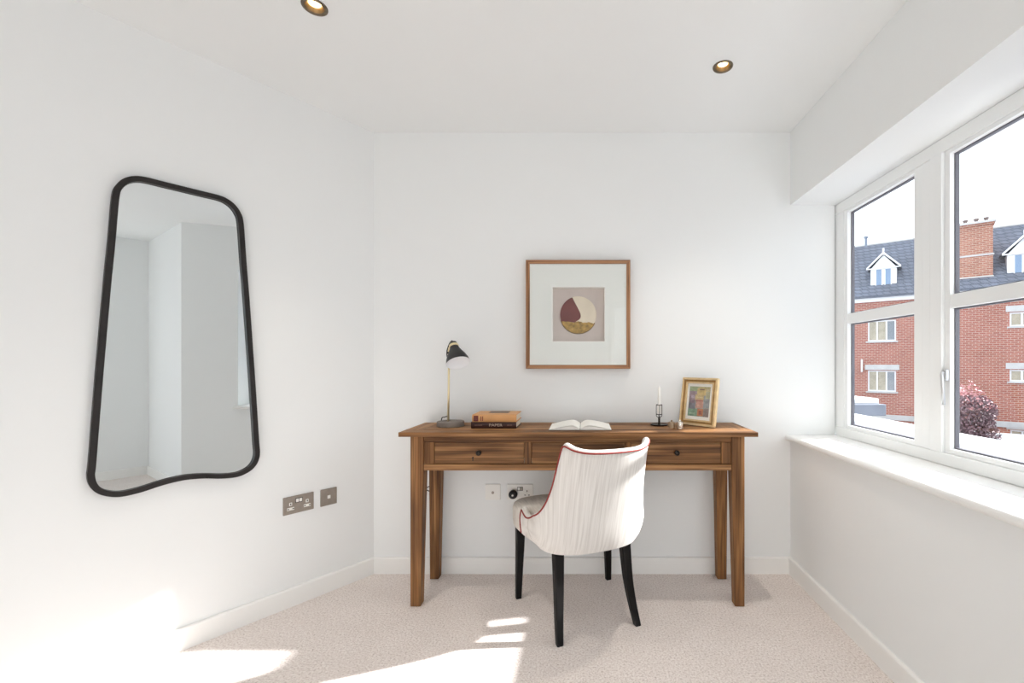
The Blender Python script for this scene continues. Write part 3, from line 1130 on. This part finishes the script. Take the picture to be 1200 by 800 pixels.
bk = book('book', 'dark maroon hardback lettered PAPER, lower of the two stacked books', -0.555, -0.334, 2.172, 2.340, DZ, 0.0325, M['book_dark'])
b = text_bm('PAPER', 0.019, 0.0003, 1.25)
b.transform(Matrix.Translation((0.010, -0.0884, 0.0165)) @ Matrix.Rotation(PI / 2, 4, 'X'))
obj('title', b, M['book_print'], bk, fix=False)
for x0, x1 in ((-0.093, -0.078), (-0.076, -0.056), (0.066, 0.079), (0.081, 0.090)):
    b = BM(); box(b, x0, x1, -0.0884, -0.0876, 0.0145, 0.0185); obj('small_print', b, M['book_print_dim'], bk)
bk2 = book('book', 'tan orange hardback with a red spine label, upper of the two stacked books', -0.548, -0.332, 2.165, 2.335, DZ + 0.0327, 0.036, M['book_tan'])
b = BM(); box(b, -0.100, -0.078, -0.0897, -0.086, 0.004, 0.031); obj('spine_label', b, M['book_red'], bk2)
for x0 in (-0.066, -0.058):
    b = BM(); box(b, x0, x0 + 0.0035, -0.0896, -0.086, 0.006, 0.028); obj('spine_band', b, M['book_red'], bk2)
for z in (0.012, 0.017, 0.022):
    b = BM(); box(b, -0.096, -0.082, -0.0901, -0.0890, z, z + 0.0018); obj('small_print', b, M['book_print_dim'], bk2)
b = BM(); box(b, -0.045, 0.055, -0.010, 0.060, 0.0355, 0.0365); obj('cover_panel', b, M['grey_dark'], bk2)

# ------------------------------------------------------------------ open notebook
ob = thing('open_book', 'white open book lying flat in the middle of the desk', 'book', (-0.021, 2.218, DZ))
b = BM(); box(b, -0.150, 0.150, -0.112, 0.112, 0.0, 0.0025); obj('cover', b, M['grey_dark'], ob)


def page_curve(s, t):
    """t 0 at gutter to 1 at fore edge -> height"""
    return 0.0035 + 0.020 * (math.sin(min(1, t * 3.2) * PI / 2) * (1 - t) ** 0.9) + 0.003 * (1 - t)


for s in (-1, 1):
    b = BM()
    N = 18
    up = [(s * (0.0015 + 0.1475 * i / N), page_curve(s, i / N)) for i in range(N + 1)]
    lowc = [(s * (0.0015 + 0.1475 * i / N), 0.0026) for i in range(N, -1, -1)]
    sec = up + lowc
    loft(b, [[(x, y, z) for x, z in sec] for y in (-0.109, 0.109)])
    bmesh.ops.triangulate(b, faces=[f for f in b.faces if len(f.verts) > 4])
    pg = obj('pages', b, M['paper'], ob, smooth=True, auto=40)
    # a lifted leaf over each block
    b = BM()
    up = [(s * (0.001 + 0.147 * i / N), page_curve(s, i / N) + 0.0035 * math.sin(PI * min(1, i / N * 1.15)) + 0.0006) for i in range(N + 1)]
    dn = [(x, z - 0.0005) for x, z in reversed(up)]
    loft(b, [[(x, y, z) for x, z in up + dn] for y in (-0.108, 0.108)])
    bmesh.ops.triangulate(b, faces=[f for f in b.faces if len(f.verts) > 4])
    obj('leaf', b, M['paper'], ob, smooth=True, auto=40)

# ------------------------------------------------------------------ candlestick and candle
CX, CY = 0.385, 2.290
cs = thing('candlestick', 'dark metal wire candlestick on a round foot beside the gold frame', 'candlestick', (CX, CY, DZ))
b = BM()
lathe(b, [(0.030, 0.0), (0.044, 0.001), (0.0465, 0.005), (0.0455, 0.0065), (0.042, 0.004), (0.010, 0.003), (0.006, 0.006), (0.0, 0.006)], 36, cap1=False)
bmesh.ops.remove_doubles(b, verts=b.verts, dist=1e-6)
obj('foot', b, M['dark_metal'], cs, smooth=True)
b = BM()
for s in (-1, 1):
    tube(b, spline([(s * 0.004, 0, 0.004), (s * 0.004, 0, 0.036), (s * 0.006, 0, 0.042), (s * 0.0135, 0, 0.046), (s * 0.0145, 0, 0.056), (s * 0.0145, 0, 0.104)], 4), 0.0016, 8)
    tube(b, spline([(0, s * 0.004, 0.004), (0, s * 0.004, 0.036), (0, s * 0.006, 0.042), (0, s * 0.0135, 0.046), (0, s * 0.0145, 0.056), (0, s * 0.0145, 0.104)], 4), 0.0016, 8)
obj('stem_wires', b, M['dark_metal'], cs, smooth=True)
for z in (0.056, 0.105):
    b = BM()
    tube(b, [(0.0145 * math.cos(2 * PI * i / 28), 0.0145 * math.sin(2 * PI * i / 28), z) for i in range(28)], 0.0018, 8, closed=True)
    obj('ring', b, M['dark_metal'], cs, smooth=True)
b = BM(); lathe(b, [(0.0142, 0.0545), (0.0142, 0.0575)], 28); obj('cup_plate', b, M['dark_metal'], cs)
cd = thing('candle', 'slim white taper candle standing in the dark wire candlestick', 'candle', (CX, CY, DZ + 0.0576))
M['wax'] = mat('white_wax', (244, 243, 238), 0.5)
b = BM()
lathe(b, [(0.0098, 0.0), (0.0098, 0.038), (0.0078, 0.042), (0.0066, 0.128), (0.005, 0.137), (0.002, 0.141)], 24)
obj('wax_body', b, M['wax'], cd, smooth=True, auto=50)
b = BM(); tube(b, [(0, 0, 0.139), (0.0005, 0, 0.148)], 0.0009, 6); obj('wick', b, M['paper'], cd)

# ------------------------------------------------------------------ two little lidded pots
M['silver'] = mat('silver', (220, 216, 208), 0.25, metal=0.8)
M['pewter'] = mat('pale_bronze', (176, 156, 132), 0.35, metal=0.6)
for (x, y, r, h, m, lab) in ((0.431, 2.195, 0.0150, 0.030, M['pewter'], 'tiny bronze-coloured pot next to the candlestick foot'),
                             (0.467, 2.168, 0.0140, 0.034, M['silver'], 'tiny silver pot in front of the gold picture frame')):
    t = thing('small_pot', lab, 'pot', (x, y, DZ), group='tiny metal pots')
    b = BM()
    lathe(b, [(r * 1.05, 0), (r * 1.1, 0.002), (r * 0.95, 0.004), (r, h * 0.45), (r * 0.96, h * 0.86), (r * 1.05, h * 0.9), (r * 1.05, h * 0.96), (r * 0.9, h), (r * 0.2, h * 1.02)], 26)
    obj('pot_body', b, m, t, smooth=True, auto=40)
    b = BM()
    lathe(b, [(r * 0.2, h), (r * 0.34, h + 0.003), (r * 0.34, h + 0.006), (r * 0.15, h + 0.009)], 16)
    obj('lid_knob', b, m, t, smooth=True)
    b = BM()
    tube(b, [(r * 0.95, 0, h * 0.75), (r * 1.5, 0, h * 0.7), (r * 1.5, 0, h * 0.35), (r * 0.97, 0, h * 0.28)], 0.0014, 6)
    if m is M['pewter']:
        obj('handle', b, m, t, smooth=True)
    else:
        b.free()

# ------------------------------------------------------------------ gold picture frame
gdir = Vector((0.146, -0.160, 0))
GL = 0.208
grot = math.atan2(gdir.y, gdir.x)
gm = Vector((0.5715, 2.262, DZ))
M['gilt'] = mat('gilt', (230, 204, 158), 0.35, metal=0.45, noise=(30, 0.15))
M['gilt_dark'] = mat('gilt_dark', (176, 136, 84), 0.4, metal=0.5, noise=(30, 0.2))
gf = thing('picture_frame', 'gilt photo frame with a small colourful print leaning at the right end of the desk', 'picture', gm, grot)
LEAN = Matrix.Rotation(math.radians(-9), 4, 'X')
GH, GW = 0.245, GL / 2
lift = Matrix.Translation((0, 0, 0.0015)) @ LEAN


def gpart(name, bb, m, smooth=False):
    bb.transform(lift)
    return obj(name, bb, m, gf, smooth=smooth)


def gbar(p, y0, y1, name, m):
    bb = BM()
    loft(bb, [[(x, y0, z) for x, z in p], [(x, y1, z) for x, z in p]])
    bmesh.ops.recalc_face_normals(bb, faces=bb.faces)
    bmesh.ops.bevel(bb, geom=list(bb.edges), offset=0.0015, segments=2, affect='EDGES')
    return gpart(name, bb, m)


def gring(o0, o1, y0, y1, name, m):
    x0, x1, z0, z1 = -GW + o0, GW - o0, o0, GH - o0
    d = o1 - o0
    gbar([(x0, z0), (x1, z0), (x1 - d, z0 + d), (x0 + d, z0 + d)], y0, y1, name, m)
    gbar([(x0, z1), (x1, z1), (x1 - d, z1 - d), (x0 + d, z1 - d)], y0, y1, name, m)
    gbar([(x0, z0), (x0 + d, z0 + d), (x0 + d, z1 - d), (x0, z1)], y0, y1, name, m)
    gbar([(x1, z0), (x1 - d, z0 + d), (x1 - d, z1 - d), (x1, z1)], y0, y1, name, m)


gring(0.0, 0.011, -0.011, 0.011, 'outer_moulding', M['gilt'])
gring(0.011, 0.022, -0.004, 0.010, 'inner_moulding', M['gilt_dark'])
gring(0.022, 0.030, -0.007, 0.010, 'sight_edge', M['gilt'])
bb = BM(); box(bb, -GW + 0.028, GW - 0.028, 0.002, 0.006, 0.028, GH - 0.028); gpart('mount', bb, M['paper'])
# print: small patches of colour
px0, px1, pz0, pz1 = -GW + 0.043, GW - 0.043, 0.047, GH - 0.045
patches = [(0, .0, 1, 1, (150, 158, 150)), (0, .82, .45, 1, (150, 172, 128)), (.45, .82, 1, 1, (196, 186, 128)), (0, .52, .36, .84, (142, 118, 138)), (.38, .72, .80, .95, (206, 178, 110)), (.30, .55, .78, .73, (198, 172, 116)),
           (.34, .50, .70, .56, (168, 100, 92)), (.36, .28, .72, .50, (200, 142, 128)), (0, .24, .34, .46, (104, 108, 128)), (.04, .44, .30, .54, (120, 98, 120)), (.72, .30, 1, .70, (136, 146, 156)), (.80, .60, 1, .84, (176, 176, 140)),
           (0, 0, .44, .24, (112, 158, 132)), (.46, .02, .74, .26, (196, 112, 72)), (.76, 0, 1, .28, (124, 110, 112)), (.82, .86, .96, .94, (210, 196, 150)), (.10, .60, .28, .70, (168, 150, 176)), (.50, .88, .72, .93, (120, 88, 70)),
           (.08, .06, .36, .12, (150, 188, 160)), (.54, .06, .66, .20, (150, 70, 60)), (.40, .62, .68, .66, (224, 202, 150)), (.42, .34, .60, .40, (224, 170, 150))]
pb = bx('print', M['paper'], None, 0, 1, 0, 1, 0, 1)
bpy.data.objects.remove(pb, do_unlink=True)
pr_m = {}
pr = None
for i, (u0, v0, u1, v1, c) in enumerate(patches):
    mm = mat('print_ink', tuple(0.68 * v + 0.32 * w for v, w in zip(c, (172, 166, 152))), 0.7, noise=(60, 0.2))
    bb = BM()
    box(bb, px0 + (px1 - px0) * u0, px0 + (px1 - px0) * u1, 0.0016 - 0.00006 * i, 0.003, pz0 + (pz1 - pz0) * v0, pz0 + (pz1 - pz0) * v1)
    if pr is None:
        pr = gpart('print', bb, mm)
    else:
        bb.transform(lift)
        obj('print_patch', bb, mm, pr)
M['frame_glass'] = glass_mat('frame_glass', 0.015)
bb = BM(); box(bb, -GW + 0.024, GW - 0.024, -0.0010, -0.0002, 0.024, GH - 0.024); gpart('glass', bb, M['frame_glass'])
bb = BM(); box(bb, -GW + 0.006, GW - 0.006, 0.0075, 0.0105, 0.006, GH - 0.006); gpart('back_board', bb, M['grey_dark'])
bb = BM()
tube(bb, [(0, 0.038, 0.150), (0, 0.070, 0.0035)], 0.003, 8)
obj('easel_leg', bb, M['grey_dark'], gf)

# ------------------------------------------------------------------ exterior
def brick_mat(name, c1, c2, mortar, bw=0.23, bh=0.085):
    m = bpy.data.materials.new(name)
    m.use_nodes = True
    nt = m.node_tree
    b_ = nt.nodes['Principled BSDF']
    b_.inputs['Roughness'].default_value = 0.9
    b_.inputs['Specular IOR Level'].default_value = 0.2
    tc = nd(nt, 'ShaderNodeTexCoord')
    sp = nd(nt, 'ShaderNodeSeparateXYZ')
    ad = nd(nt, 'ShaderNodeMath', operation='ADD')
    cb = nd(nt, 'ShaderNodeCombineXYZ')
    nt.links.new(tc.outputs['Object'], sp.inputs[0])
    nt.links.new(sp.outputs[0], ad.inputs[0])
    nt.links.new(sp.outputs[1], ad.inputs[1])
    nt.links.new(ad.outputs[0], cb.inputs[0])
    nt.links.new(sp.outputs[2], cb.inputs[1])
    br = nd(nt, 'ShaderNodeTexBrick', Scale=1.0)
    br.inputs['Color1'].default_value = lin(c1)
    br.inputs['Color2'].default_value = lin(c2)
    br.inputs['Mortar'].default_value = lin(mortar)
    br.inputs['Brick Width'].default_value = bw
    br.inputs['Row Height'].default_value = bh
    br.inputs['Mortar Size'].default_value = bh * 0.13
    br.inputs['Mortar Smooth'].default_value = 0.2
    nt.links.new(cb.outputs[0], br.inputs['Vector'])
    n = nd(nt, 'ShaderNodeTexNoise', Scale=0.9, Detail=4.0)
    nt.links.new(tc.outputs['Object'], n.inputs['Vector'])
    r = nd(nt, 'ShaderNodeValToRGB')
    r.color_ramp.elements[0].position, r.color_ramp.elements[0].color = 0.3, (0.86, 0.84, 0.82, 1)
    r.color_ramp.elements[1].position, r.color_ramp.elements[1].color = 0.7, (1, 1, 1, 1)
    nt.links.new(n.outputs['Fac'], r.inputs['Fac'])
    mx = nd(nt, 'ShaderNodeMixRGB', blend_type='MULTIPLY')
    mx.inputs[0].default_value = 1
    nt.links.new(br.outputs['Color'], mx.inputs[1])
    nt.links.new(r.outputs[0], mx.inputs[2])
    nt.links.new(mx.outputs[0], b_.inputs['Base Color'])
    bp = nd(nt, 'ShaderNodeBump', Strength=0.5, Distance=0.01)
    bp.invert = True
    nt.links.new(br.outputs['Fac'], bp.inputs['Height'])
    nt.links.new(bp.outputs['Normal'], b_.inputs['Normal'])
    return m


M['brick'] = brick_mat('red_brick', (178, 112, 96), (162, 96, 84), (196, 176, 166))
M['brick2'] = brick_mat('chimney_brick', (180, 124, 104), (160, 104, 88), (196, 178, 164))
M['slate'] = brick_mat('slate_roof', (124, 130, 144), (112, 118, 132), (92, 98, 110), 0.30, 0.20)
M['ext_white'] = mat('exterior_white', (232, 233, 236), 0.6)
M['stone'] = mat('pale_stone', (196, 196, 196), 0.85, noise=(3, 0.08))
M['lead'] = mat('lead_sheet', (126, 138, 156), 0.55, noise=(2, 0.1))
M['ext_pane'] = mat('dark_pane', (120, 128, 136), 0.08, spec=0.8)
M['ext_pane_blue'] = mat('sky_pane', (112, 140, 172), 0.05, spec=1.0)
M['curtain'] = mat('net_curtain', (176, 168, 150), 0.8, noise=(6, 0.15))
M['pot_clay'] = mat('pot_clay', (112, 98, 94), 0.8)
M['asphalt'] = mat('asphalt', (118, 118, 122), 0.95, noise=(2, 0.1))
M['roof_grey'] = mat('flat_roof_grey', (112, 118, 130), 0.7, noise=(4, 0.12))

b = BM(); box(b, 1.7, 60, -30, 60, -3.7, -3.5); obj('ground_street', b, M['asphalt'], kind='structure')

ZG = -3.5
bld = thing('apartment_building', 'red brick apartment building with slate roof, dormers and chimney seen through the window', 'building', (14.8, 22.0, ZG), math.atan2(-0.605, 0.797))
KA, KB, ZEAVE = -9.0, 13.0, 4.50
wl_k = [(-0.64, 0.53, -0.24, 0.80), (-0.64, 0.53, 2.26, 3.30), (4.56, 5.74, 0.37, 0.88), (4.56, 5.74, 2.75, 3.36), (4.58, 5.74, -2.30, -1.72), (-6.2, -5.0, -0.24, 0.80), (-6.2, -5.0, 2.26, 3.30), (9.6, 10.8, 0.37, 0.88), (9.6, 10.8, 2.75, 3.36)]
ks = sorted({KA, KB} | {v for w in wl_k for v in w[:2]})
zs = sorted({ZG, ZEAVE} | {v for w in wl_k for v in w[2:]})
b = BM()
for k0, k1 in zip(ks[:-1], ks[1:]):
    for z0, z1 in zip(zs[:-1], zs[1:]):
        kc, zc = (k0 + k1) / 2, (z0 + z1) / 2
        if any(w[0] < kc < w[1] and w[2] < zc < w[3] for w in wl_k):
            continue
        box(b, k0, k1, 0, 0.25, z0 - ZG, z1 - ZG)
bmesh.ops.remove_doubles(b, verts=b.verts, dist=1e-5)
obj('brick_wall', b, M['brick'], bld)
for i, (k0, k1, z0, z1) in enumerate(wl_k):
    n = 3
    bb = BM()
    fw = 0.065
    Z0, Z1 = z0 - ZG, z1 - ZG
    box(bb, k0, k1, 0.05, 0.12, Z0, Z0 + fw); box(bb, k0, k1, 0.05, 0.12, Z1 - fw, Z1)
    for j in range(n + 1):
        c = k0 + (k1 - k0) * j / n
        c = min(max(c, k0 + fw / 2), k1 - fw / 2)
        box(bb, c - fw / 2, c + fw / 2, 0.045, 0.125, Z0, Z1)
    wf = obj('window_frame', bb, M['ext_white'], bld)
    for j in range(n):
        bb = BM()
        box(bb, k0 + (k1 - k0) * j / n, k0 + (k1 - k0) * (j + 1) / n, 0.085, 0.10, Z0, Z1)
        obj('pane', bb, M['curtain'] if j < 2 else M['ext_pane'], wf)
    if z0 < 2.0 or k0 > 4:
        bx('lintel', M['stone'], bld, k0 - 0.12, k1 + 0.13, -0.03, 0.2, Z1 + 0.03, Z1 + 0.29)
    bx('window_ledge', M['stone'], bld, k0 - 0.08, k1 + 0.08, -0.06, 0.12, Z0 - 0.07, Z0)
    bb = BM(); box(bb, k0 - 0.05, k1 + 0.05, 0.26, 0.30, Z0 - 0.1, Z1 + 0.1); obj('window_backing', bb, M['grey_dark'], bld)
bx('string_course', M['stone'], bld, KA, KB, -0.05, 0.1, -1.62 - ZG, -1.38 - ZG)
# eaves: fascia and gutter
bx('fascia', M['ext_white'], bld, KA, KB, -0.10, 0.10, 4.23 - ZG, 4.44 - ZG)
bb = BM(); tube(bb, [(KA, -0.16, 4.49 - ZG), (KB, -0.16, 4.49 - ZG)], 0.07, 10); obj('gutter', bb, M['lead'], bld, smooth=True)
# slate roof
SLP = (7.70 - 4.50) / 2.95
bb = BM()
q0 = [(KA, -0.25, 4.44), (KA, -0.25, 4.52), (KA, 2.70, 7.72), (KA, 5.65, 4.52), (KA, 5.65, 4.44), (KA, 2.70, 7.60)]
loft(bb, [[(x, y, z - ZG) for x, y, z in q0], [(KB, y, z - ZG) for x, y, z in q0]])
bmesh.ops.triangulate(bb, faces=[f for f in bb.faces if len(f.verts) > 4])
obj('slate_roof', bb, M['slate'], bld)
bb = BM(); tube(bb, [(KA, 2.70, 7.73 - ZG), (KB, 2.70, 7.73 - ZG)], 0.055, 8); obj('ridge_tiles', bb, M['stone'], bld, smooth=True)
bb = BM(); lathe(bb, [(0.07, 7.5 - ZG), (0.07, 8.12 - ZG), (0.12, 8.14 - ZG), (0.12, 8.22 - ZG)], 14, center=(-0.94, 2.70)); obj('vent_pipe', bb, M['lead'], bld)
for kc in (0.0, 5.06):
    D0 = 4.90 - ZG
    E0, AP = 5.93 - ZG, 6.74 - ZG
    bb = BM()
    prof = [(-0.54, D0), (0.54, D0), (0.54, E0), (0.0, AP - 0.13), (-0.54, E0)]
    loft(bb, [[(kc + x, 0.30, z) for x, z in prof], [(kc + x, 2.4, z) for x, z in prof]])
    dm = obj('dormer', bb, M['ext_white'], bld)
    bb = BM()
    for s_ in (-1, 1):
        pr_ = [(s_ * 0.72, E0 - 0.04), (s_ * 0.72, E0 + 0.05), (0, AP), (0, AP - 0.12)]
        loft(bb, [[(kc + x, 0.16, z) for x, z in pr_], [(kc + x, 0.24, z) for x, z in pr_]])
    obj('barge_board', bb, M['ext_white'], dm)
    bb = BM()
    for s_ in (-1, 1):
        pr_ = [(s_ * 0.72, E0 + 0.05), (s_ * 0.72, E0 + 0.09), (0, AP + 0.05), (0, AP)]
        loft(bb, [[(kc + x, 0.18, z) for x, z in pr_], [(kc + x, 2.6, z) for x, z in pr_]])
    obj('dormer_roof', bb, M['slate'], dm)
    bb = BM(); box(bb, kc - 0.04, kc + 0.04, 0.14, 0.22, AP - 0.16, AP + 0.16); obj('finial', bb, M['ext_white'], dm)
    for s_ in (-1, 1):
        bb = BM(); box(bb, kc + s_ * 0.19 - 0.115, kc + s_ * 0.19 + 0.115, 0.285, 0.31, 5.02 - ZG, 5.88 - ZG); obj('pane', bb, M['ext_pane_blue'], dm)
        bb = BM()
        for (x0, x1, z0, z1) in ((-0.15, -0.11, 4.98, 5.92), (0.11, 0.15, 4.98, 5.92), (-0.15, 0.15, 4.97, 5.03), (-0.15, 0.15, 5.87, 5.93)):
            box(bb, kc + s_ * 0.19 + x0, kc + s_ * 0.19 + x1, 0.265, 0.30, z0 - ZG, z1 - ZG)
        obj('sash', bb, M['ext_white'], dm)
    bb = BM(); box(bb, kc - 0.62, kc + 0.62, 0.10, 0.32, 4.80 - ZG, 4.90 - ZG); obj('lead_flashing', bb, M['lead'], dm)
    bb = BM(); box(bb, kc - 0.70, kc + 0.70, 0.22, 0.27, E0 - 0.03, E0 + 0.03); obj('tie_board', bb, M['ext_white'], dm)
# chimney stack
ck = bx('chimney', M['brick2'], bld, 2.50, 4.05, 0.20, 1.30, 4.4 - ZG, 7.40 - ZG)
for z0, z1, o, m_ in ((7.36, 7.45, 0.05, 'brick2'), (7.45, 7.54, 0.10, 'stone'), (5.99, 6.06, 0.04, 'stone'), (5.02, 5.07, 0.03, 'stone'), (4.45, 4.88, 0.05, 'lead')):
    bx('chimney_band', M[m_], ck, 2.50 - o, 4.05 + o, 0.20 - o, 1.30 + o, z0 - ZG, z1 - ZG)
for kc in (2.76, 3.14, 3.52, 3.86):
    bb = BM()
    lathe(bb, [(0.085, 7.54 - ZG), (0.075, 7.60 - ZG), (0.07, 7.70 - ZG), (0.10, 7.72 - ZG), (0.10, 7.78 - ZG), (0.06, 7.785 - ZG)], 14, center=(kc, 0.62))
    obj('chimney_pot', bb, M['pot_clay'], ck)
bb = BM(); tube(bb, [(1.55, -0.10, 0.2 - ZG), (1.55, -0.10, 4.4 - ZG)], 0.05, 8); obj('downpipe', bb, M['lead'], bld)
bx('wall_lamp', M['ext_white'], bld, -0.93, -0.85, -0.14, 0.0, 0.72 - ZG, 1.36 - ZG, bev=0.02)

# flat roof just outside the window
fr = thing('flat_roof', 'flat grey roof with a white parapet just outside the window', 'roof', (1.98, 5.0, -3.5))
bx('roof_deck', M['roof_grey'], fr, -0.50, 0.12, -4.0, 5.0, 3.9, 4.10)
bx('parapet', M['ext_white'], fr, 0.10, 0.42, -4.0, 5.0, 0.0, 4.20, bev=0.015)
# bay roof of the house next door
pc = thing('bay_roof', 'grey flat bay roof with white top at the left of the window view', 'roof', (5.05, 9.0, -3.5))
bx('bay_wall', M['stone'], pc, -1.2, 0.42, -0.5, 2.5, 0.0, 3.66)
bx('roof_slab', M['roof_grey'], pc, -1.4, 0.60, -0.7, 2.7, 3.66, 3.88, bev=0.02)
bx('roof_top', M['ext_white'], pc, -1.35, 0.53, -0.6, 2.6, 3.88, 3.98, bev=0.02)
gw = bx('garden_wall', M['ext_white'], None, -3.0, 9.0, -0.15, 0.15, 0.0, 1.95)
gw.location = (14.2, 18.6, -3.5)
gw.rotation_euler = (0, 0, math.atan2(-0.605, 0.797))
tag(gw, 'low pale garden wall at the foot of the brick building', 'wall')

# purple-leaved shrub
sb = thing('purple_shrub', 'purple-leaved shrub in front of the brick building', 'shrub', (10.25, 12.0, -3.5))
b = BM()
rs = random.Random(11)
tube(b, spline([(0, 0, 0), (0.05, 0.02, 1.2), (0.0, 0.0, 2.4), (0.08, 0.05, 3.1)], 6), 0.06, 8, radii=None)
for i in range(9):
    a_ = i * 2.4
    tube(b, spline([(0.02, 0, 1.4 + 0.12 * i), (0.25 * math.cos(a_), 0.25 * math.sin(a_), 2.2 + 0.10 * i), (0.55 * math.cos(a_), 0.55 * math.sin(a_), 2.7 + 0.10 * i)], 4), 0.018, 6)
obj('branches', b, mat('shrub_bark', (84, 66, 58), 0.9), sb)
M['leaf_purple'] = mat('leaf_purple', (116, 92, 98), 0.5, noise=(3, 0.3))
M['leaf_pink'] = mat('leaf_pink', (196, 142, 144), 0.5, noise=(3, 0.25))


def foliage(n, zlo, zhi, m):
    verts, faces = [], []
    for _ in range(n):
        th, u = rs.uniform(0, 2 * PI), rs.uniform(-1, 1)
        rr = rs.uniform(0.35, 1.0) ** 0.5
        bump_ = 1 + 0.16 * math.sin(3 * th + 2 * u) + 0.12 * math.sin(7 * u + th)
        sxy = math.sqrt(1 - u * u)
        p = Vector((0.74 * sxy * math.cos(th), 0.74 * sxy * math.sin(th), 0.92 * u)) * rr * bump_
        if not (zlo <= p.z <= zhi):
            continue
        p.z += 3.16
        d1 = Vector((rs.gauss(0, 1), rs.gauss(0, 1), rs.gauss(0, 1))).normalized()
        d2 = d1.cross(Vector((rs.gauss(0, 1), rs.gauss(0, 1), rs.gauss(0, 1)))).normalized()
        L = rs.uniform(0.03, 0.055)
        i0 = len(verts)
        nn = d1.cross(d2) * L * 0.2
        verts.extend([p - d1 * L, p + d2 * L * 0.5 + nn, p + d1 * L, p - d2 * L * 0.5 + nn])
        faces.extend([(i0, i0 + 1, i0 + 2), (i0, i0 + 2, i0 + 3)])
    me = bpy.data.meshes.new('foliage')
    me.from_pydata([tuple(v) for v in verts], [], faces)
    me.materials.append(m)
    o = bpy.data.objects.new('foliage', me)
    COL.objects.link(o)
    o.parent = sb
    o['kind'] = 'stuff'
    return o


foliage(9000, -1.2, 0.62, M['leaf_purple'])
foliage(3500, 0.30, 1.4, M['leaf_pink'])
